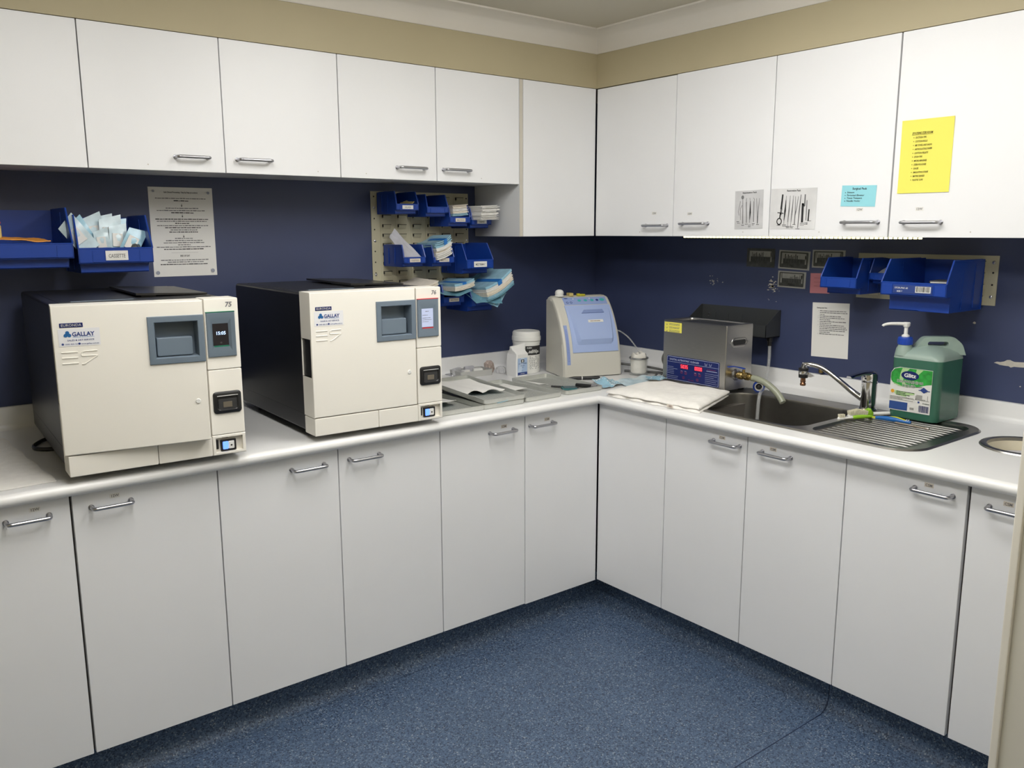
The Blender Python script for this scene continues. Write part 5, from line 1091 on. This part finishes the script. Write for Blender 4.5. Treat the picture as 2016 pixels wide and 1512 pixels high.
b.text('DISHWASHING', P(.48, 0)[0], P(0, .655)[1], .0120, y - .0001, 'CENTER', .06, fit=.0885); b.text('LIQUID', P(.46, 0)[0], P(0, .565)[1], .0118, y - .0001, 'CENTER', .06, fit=.045)
b.mi = 5; b.text('DISHWASHING', P(.48, 0)[0], P(0, .655)[1], .0118, y - .0004, 'CENTER', .012, fit=.0870); b.text('LIQUID', P(.46, 0)[0], P(0, .565)[1], .0115, y - .0004, 'CENTER', .012, fit=.0435)
b.mi = 6; b.disc(*P(.075, .435), .0062, y - .0003, 14); b.mi = 7; b.poly([P(.82, .605), P(.93, .535), P(.83, .47), P(.73, .535)], y - .0003); b.quad(P(.70, 0)[0], P(.97, 0)[0], P(0, .520)[1], P(0, .538)[1], y - .0002)
b.mi = 8
for u0, u1, v0, v1 in ((.64, .88, .30, .33), (.66, .80, .33, .42), (.92, .935, .30, .42), (.885, .97, .295, .305), (.64, .66, .30, .40)): b.quad(P(u0, 0)[0], P(u1, 0)[0], P(0, v0)[1], P(0, v1)[1], y)
b.mi = 5
for k in range(3): b.greek(P(.17, 0)[0], P((.62, .42, .50)[k], 0)[0], P(0, .435 - .035 * k)[1], .0022, y - .0004, seed=k)
b.mi = 8
for k in range(4): b.greek(P(.02, 0)[0], P((.62, .62, .35, .62)[k], 0)[0], P(0, .315 - .022 * k)[1], .0016, y - .0004, seed=9 + k)
b.mi = 9; b.quad(P(.015, 0)[0], P(.46, 0)[0], P(0, .02)[1], P(0, .205)[1], y); b.mi = 5; b.text('5 Litres', P(.82, 0)[0], P(0, .225)[1], .0066, y, 'LEFT', .015, fit=.022); b.mi = 7; b.quad(P(.70, 0)[0], P(.745, 0)[0], P(0, .235)[1], P(0, .275)[1], y)
b.mi = 8; b.quad(P(.52, 0)[0], P(.62, 0)[0], P(0, .06)[1], P(0, .11)[1], y); b.mi = 4; q = random.Random(3); x = P(.735, 0)[0]
while x < P(.965, 0)[0]: ww = q.uniform(.0007, .0022); b.quad(x, x + ww, P(0, .035)[1], P(0, .185)[1], y); x += ww + q.uniform(.0006, .0016)
b.build('label', [M_labw, M_labg, M_labl, M_white, M_dblue, mat('dark_green_print', (.03, .07, .035), .5), mat('orange_dot', (.75, .38, .03), .4), M_navy, mat('grey_print', (.33, .33, .31), .5), M_labb], dt, recalc=False)

def rod(b, pts, r, n=10, flat=1.):
    b.tube(pts, r, n)
def place(o, a, c, z): a = Vector(a); c = Vector(c); o.location = (a.x, a.y, z); o.rotation_euler = (0, 0, math.atan2(c.y - a.y, c.x - a.x)); return o
t1 = place(thing('toothbrush', 'small white and green toothbrush lying on the drainer, nearest the bowl', 'brush', (0, 0, 0)), (.288, -.853), (.392, -.912), ZDR)
b = MB(); b.tube(smooth([(-.004, 0, .006), (.012, 0, .006), (.030, 0, .007), (.05, 0, .008)], 4), [.003, .0055, .006, .0058, .0056, .0054, .005, .0046, .0042, .004, .004, .0042, .0045], 10); b.build('head', M_white, t1)
b = MB()
for i in range(5):
    for k in range(3): b.tube([(.001 + .0042 * i, -.0036 + .0036 * k, .010), (.0005 + .0045 * i, -.0038 + .0038 * k, .021)], .0018, 5)
b.build('bristles', M_brist, t1)
b = MB(); b.tube(smooth([(.050, 0, .008), (.065, 0, .009), (.09, 0, .0095), (.108, 0, .009), (.122, 0, .009)], 4), [.0048, .0058, .0064, .0068, .007, .007, .007, .0068, .0066, .0064, .006, .0056, .005, .0045, .004, .0035, .003], 10); b.build('grip', M_lime, t1)
t2 = place(thing('nail_brush', 'larger white brush with cream bristles and a lime collar behind the toothbrush', 'brush', (0, 0, 0)), (.352, -.850), (.475, -.922), ZDR)
b = MB(); b.box(.0, .066, -.011, .011, .0005, .010, .004); b.tube([(.086, 0, .010), (.115, 0, .010), (.150, 0, .0105)], [.0062, .0066, .0068], 10); b.build('handle', M_white, t2)
b = MB()
for i in range(13):
    for k in range(5): b.tube([(.004 + .0050 * i, -.008 + .004 * k, .010), (.002 + .0053 * i, -.009 + .0045 * k, .029 - .0010 * abs(i - 6) ** 1.0)], .0021, 5)
b.build('bristles', M_brist, t2)
b = MB(); b.loft([[(x, y, z) for y, z in rr(-w_, w_, .001, h_, .004, 3)] for x, w_, h_ in ((.066, .0115, .026), (.076, .011, .030), (.083, .008, .022), (.088, .0062, .017))], True, True); b.build('collar', M_lime, t2)
t3 = place(thing('toothbrush', 'blue and yellow toothbrush handle lying against the detergent bottle', 'brush', (0, 0, 0)), (.392, -.914), (.402, -1.040), ZDR)
b = MB(); pth = smooth([(.012, 0, .0075), (.035, .002, .009), (.065, .001, .010), (.095, -.001, .0095), (.128, 0, .0085)], 5); b.tube(pth, [.0055 + .0030 * math.sin(PI * k / (len(pth) - 1)) for k in range(len(pth))], 12); b.build('handle', M_bblue, t3)
b = MB(); b.tube([(-.018, 0, .006), (.0, 0, .0065), (.014, 0, .0075)], [.002, .0026, .004], 8); pth = smooth([(.050, .004, .0155), (.075, .002, .0180), (.095, -.002, .0165), (.112, -.004, .0145)], 5); b.tube(pth, [.0016 + .0014 * math.sin(PI * k / (len(pth) - 1)) for k in range(len(pth))], 6); b.build('yellow_stripe', mat('yellow_rubber', (.62, .62, .05), .4), t3)
b = MB(); 
for x in (.114, .120): b.tube([(x, -.006, .0130), (x, .0, .0165), (x, .004, .0155)], .0012, 5)
b.build('white_marks', M_white, t3)
t4 = place(thing('handpiece_shank', 'slim metal dental tool lying on the drainer in front of the detergent bottle', 'dental tool', (0, 0, 0)), (.379, -1.000), (.372, -1.118), ZDR)
b = MB(); b.tube([(0, 0, .0052), (.003, 0, .0052), (.070, 0, .0052), (.071, 0, .0052), (.074, 0, .0052), (.075, 0, .0052), (.102, 0, .0052), (.103, 0, .0052), (.114, 0, .0052), (.116, 0, .0052)], [.003, .0042, .0044, .005, .005, .0034, .0034, .0046, .0048, .0038], 14); b.build('shaft', [mat('satin_nickel', (.62, .55, .49), .25, 1.)], t4)
b = MB(); b.tube(smooth([(0, 0, .002), (.02, .006, .004), (.045, -.003, .003), (.07, .003, .002)], 4), .0016, 6); tag(b.build('wire_clip', M_black, loc=(.300, -.885, ZDR + .0008), rotz=-1.0), 'thin black wire clip lying under the toothbrush', 'clip')
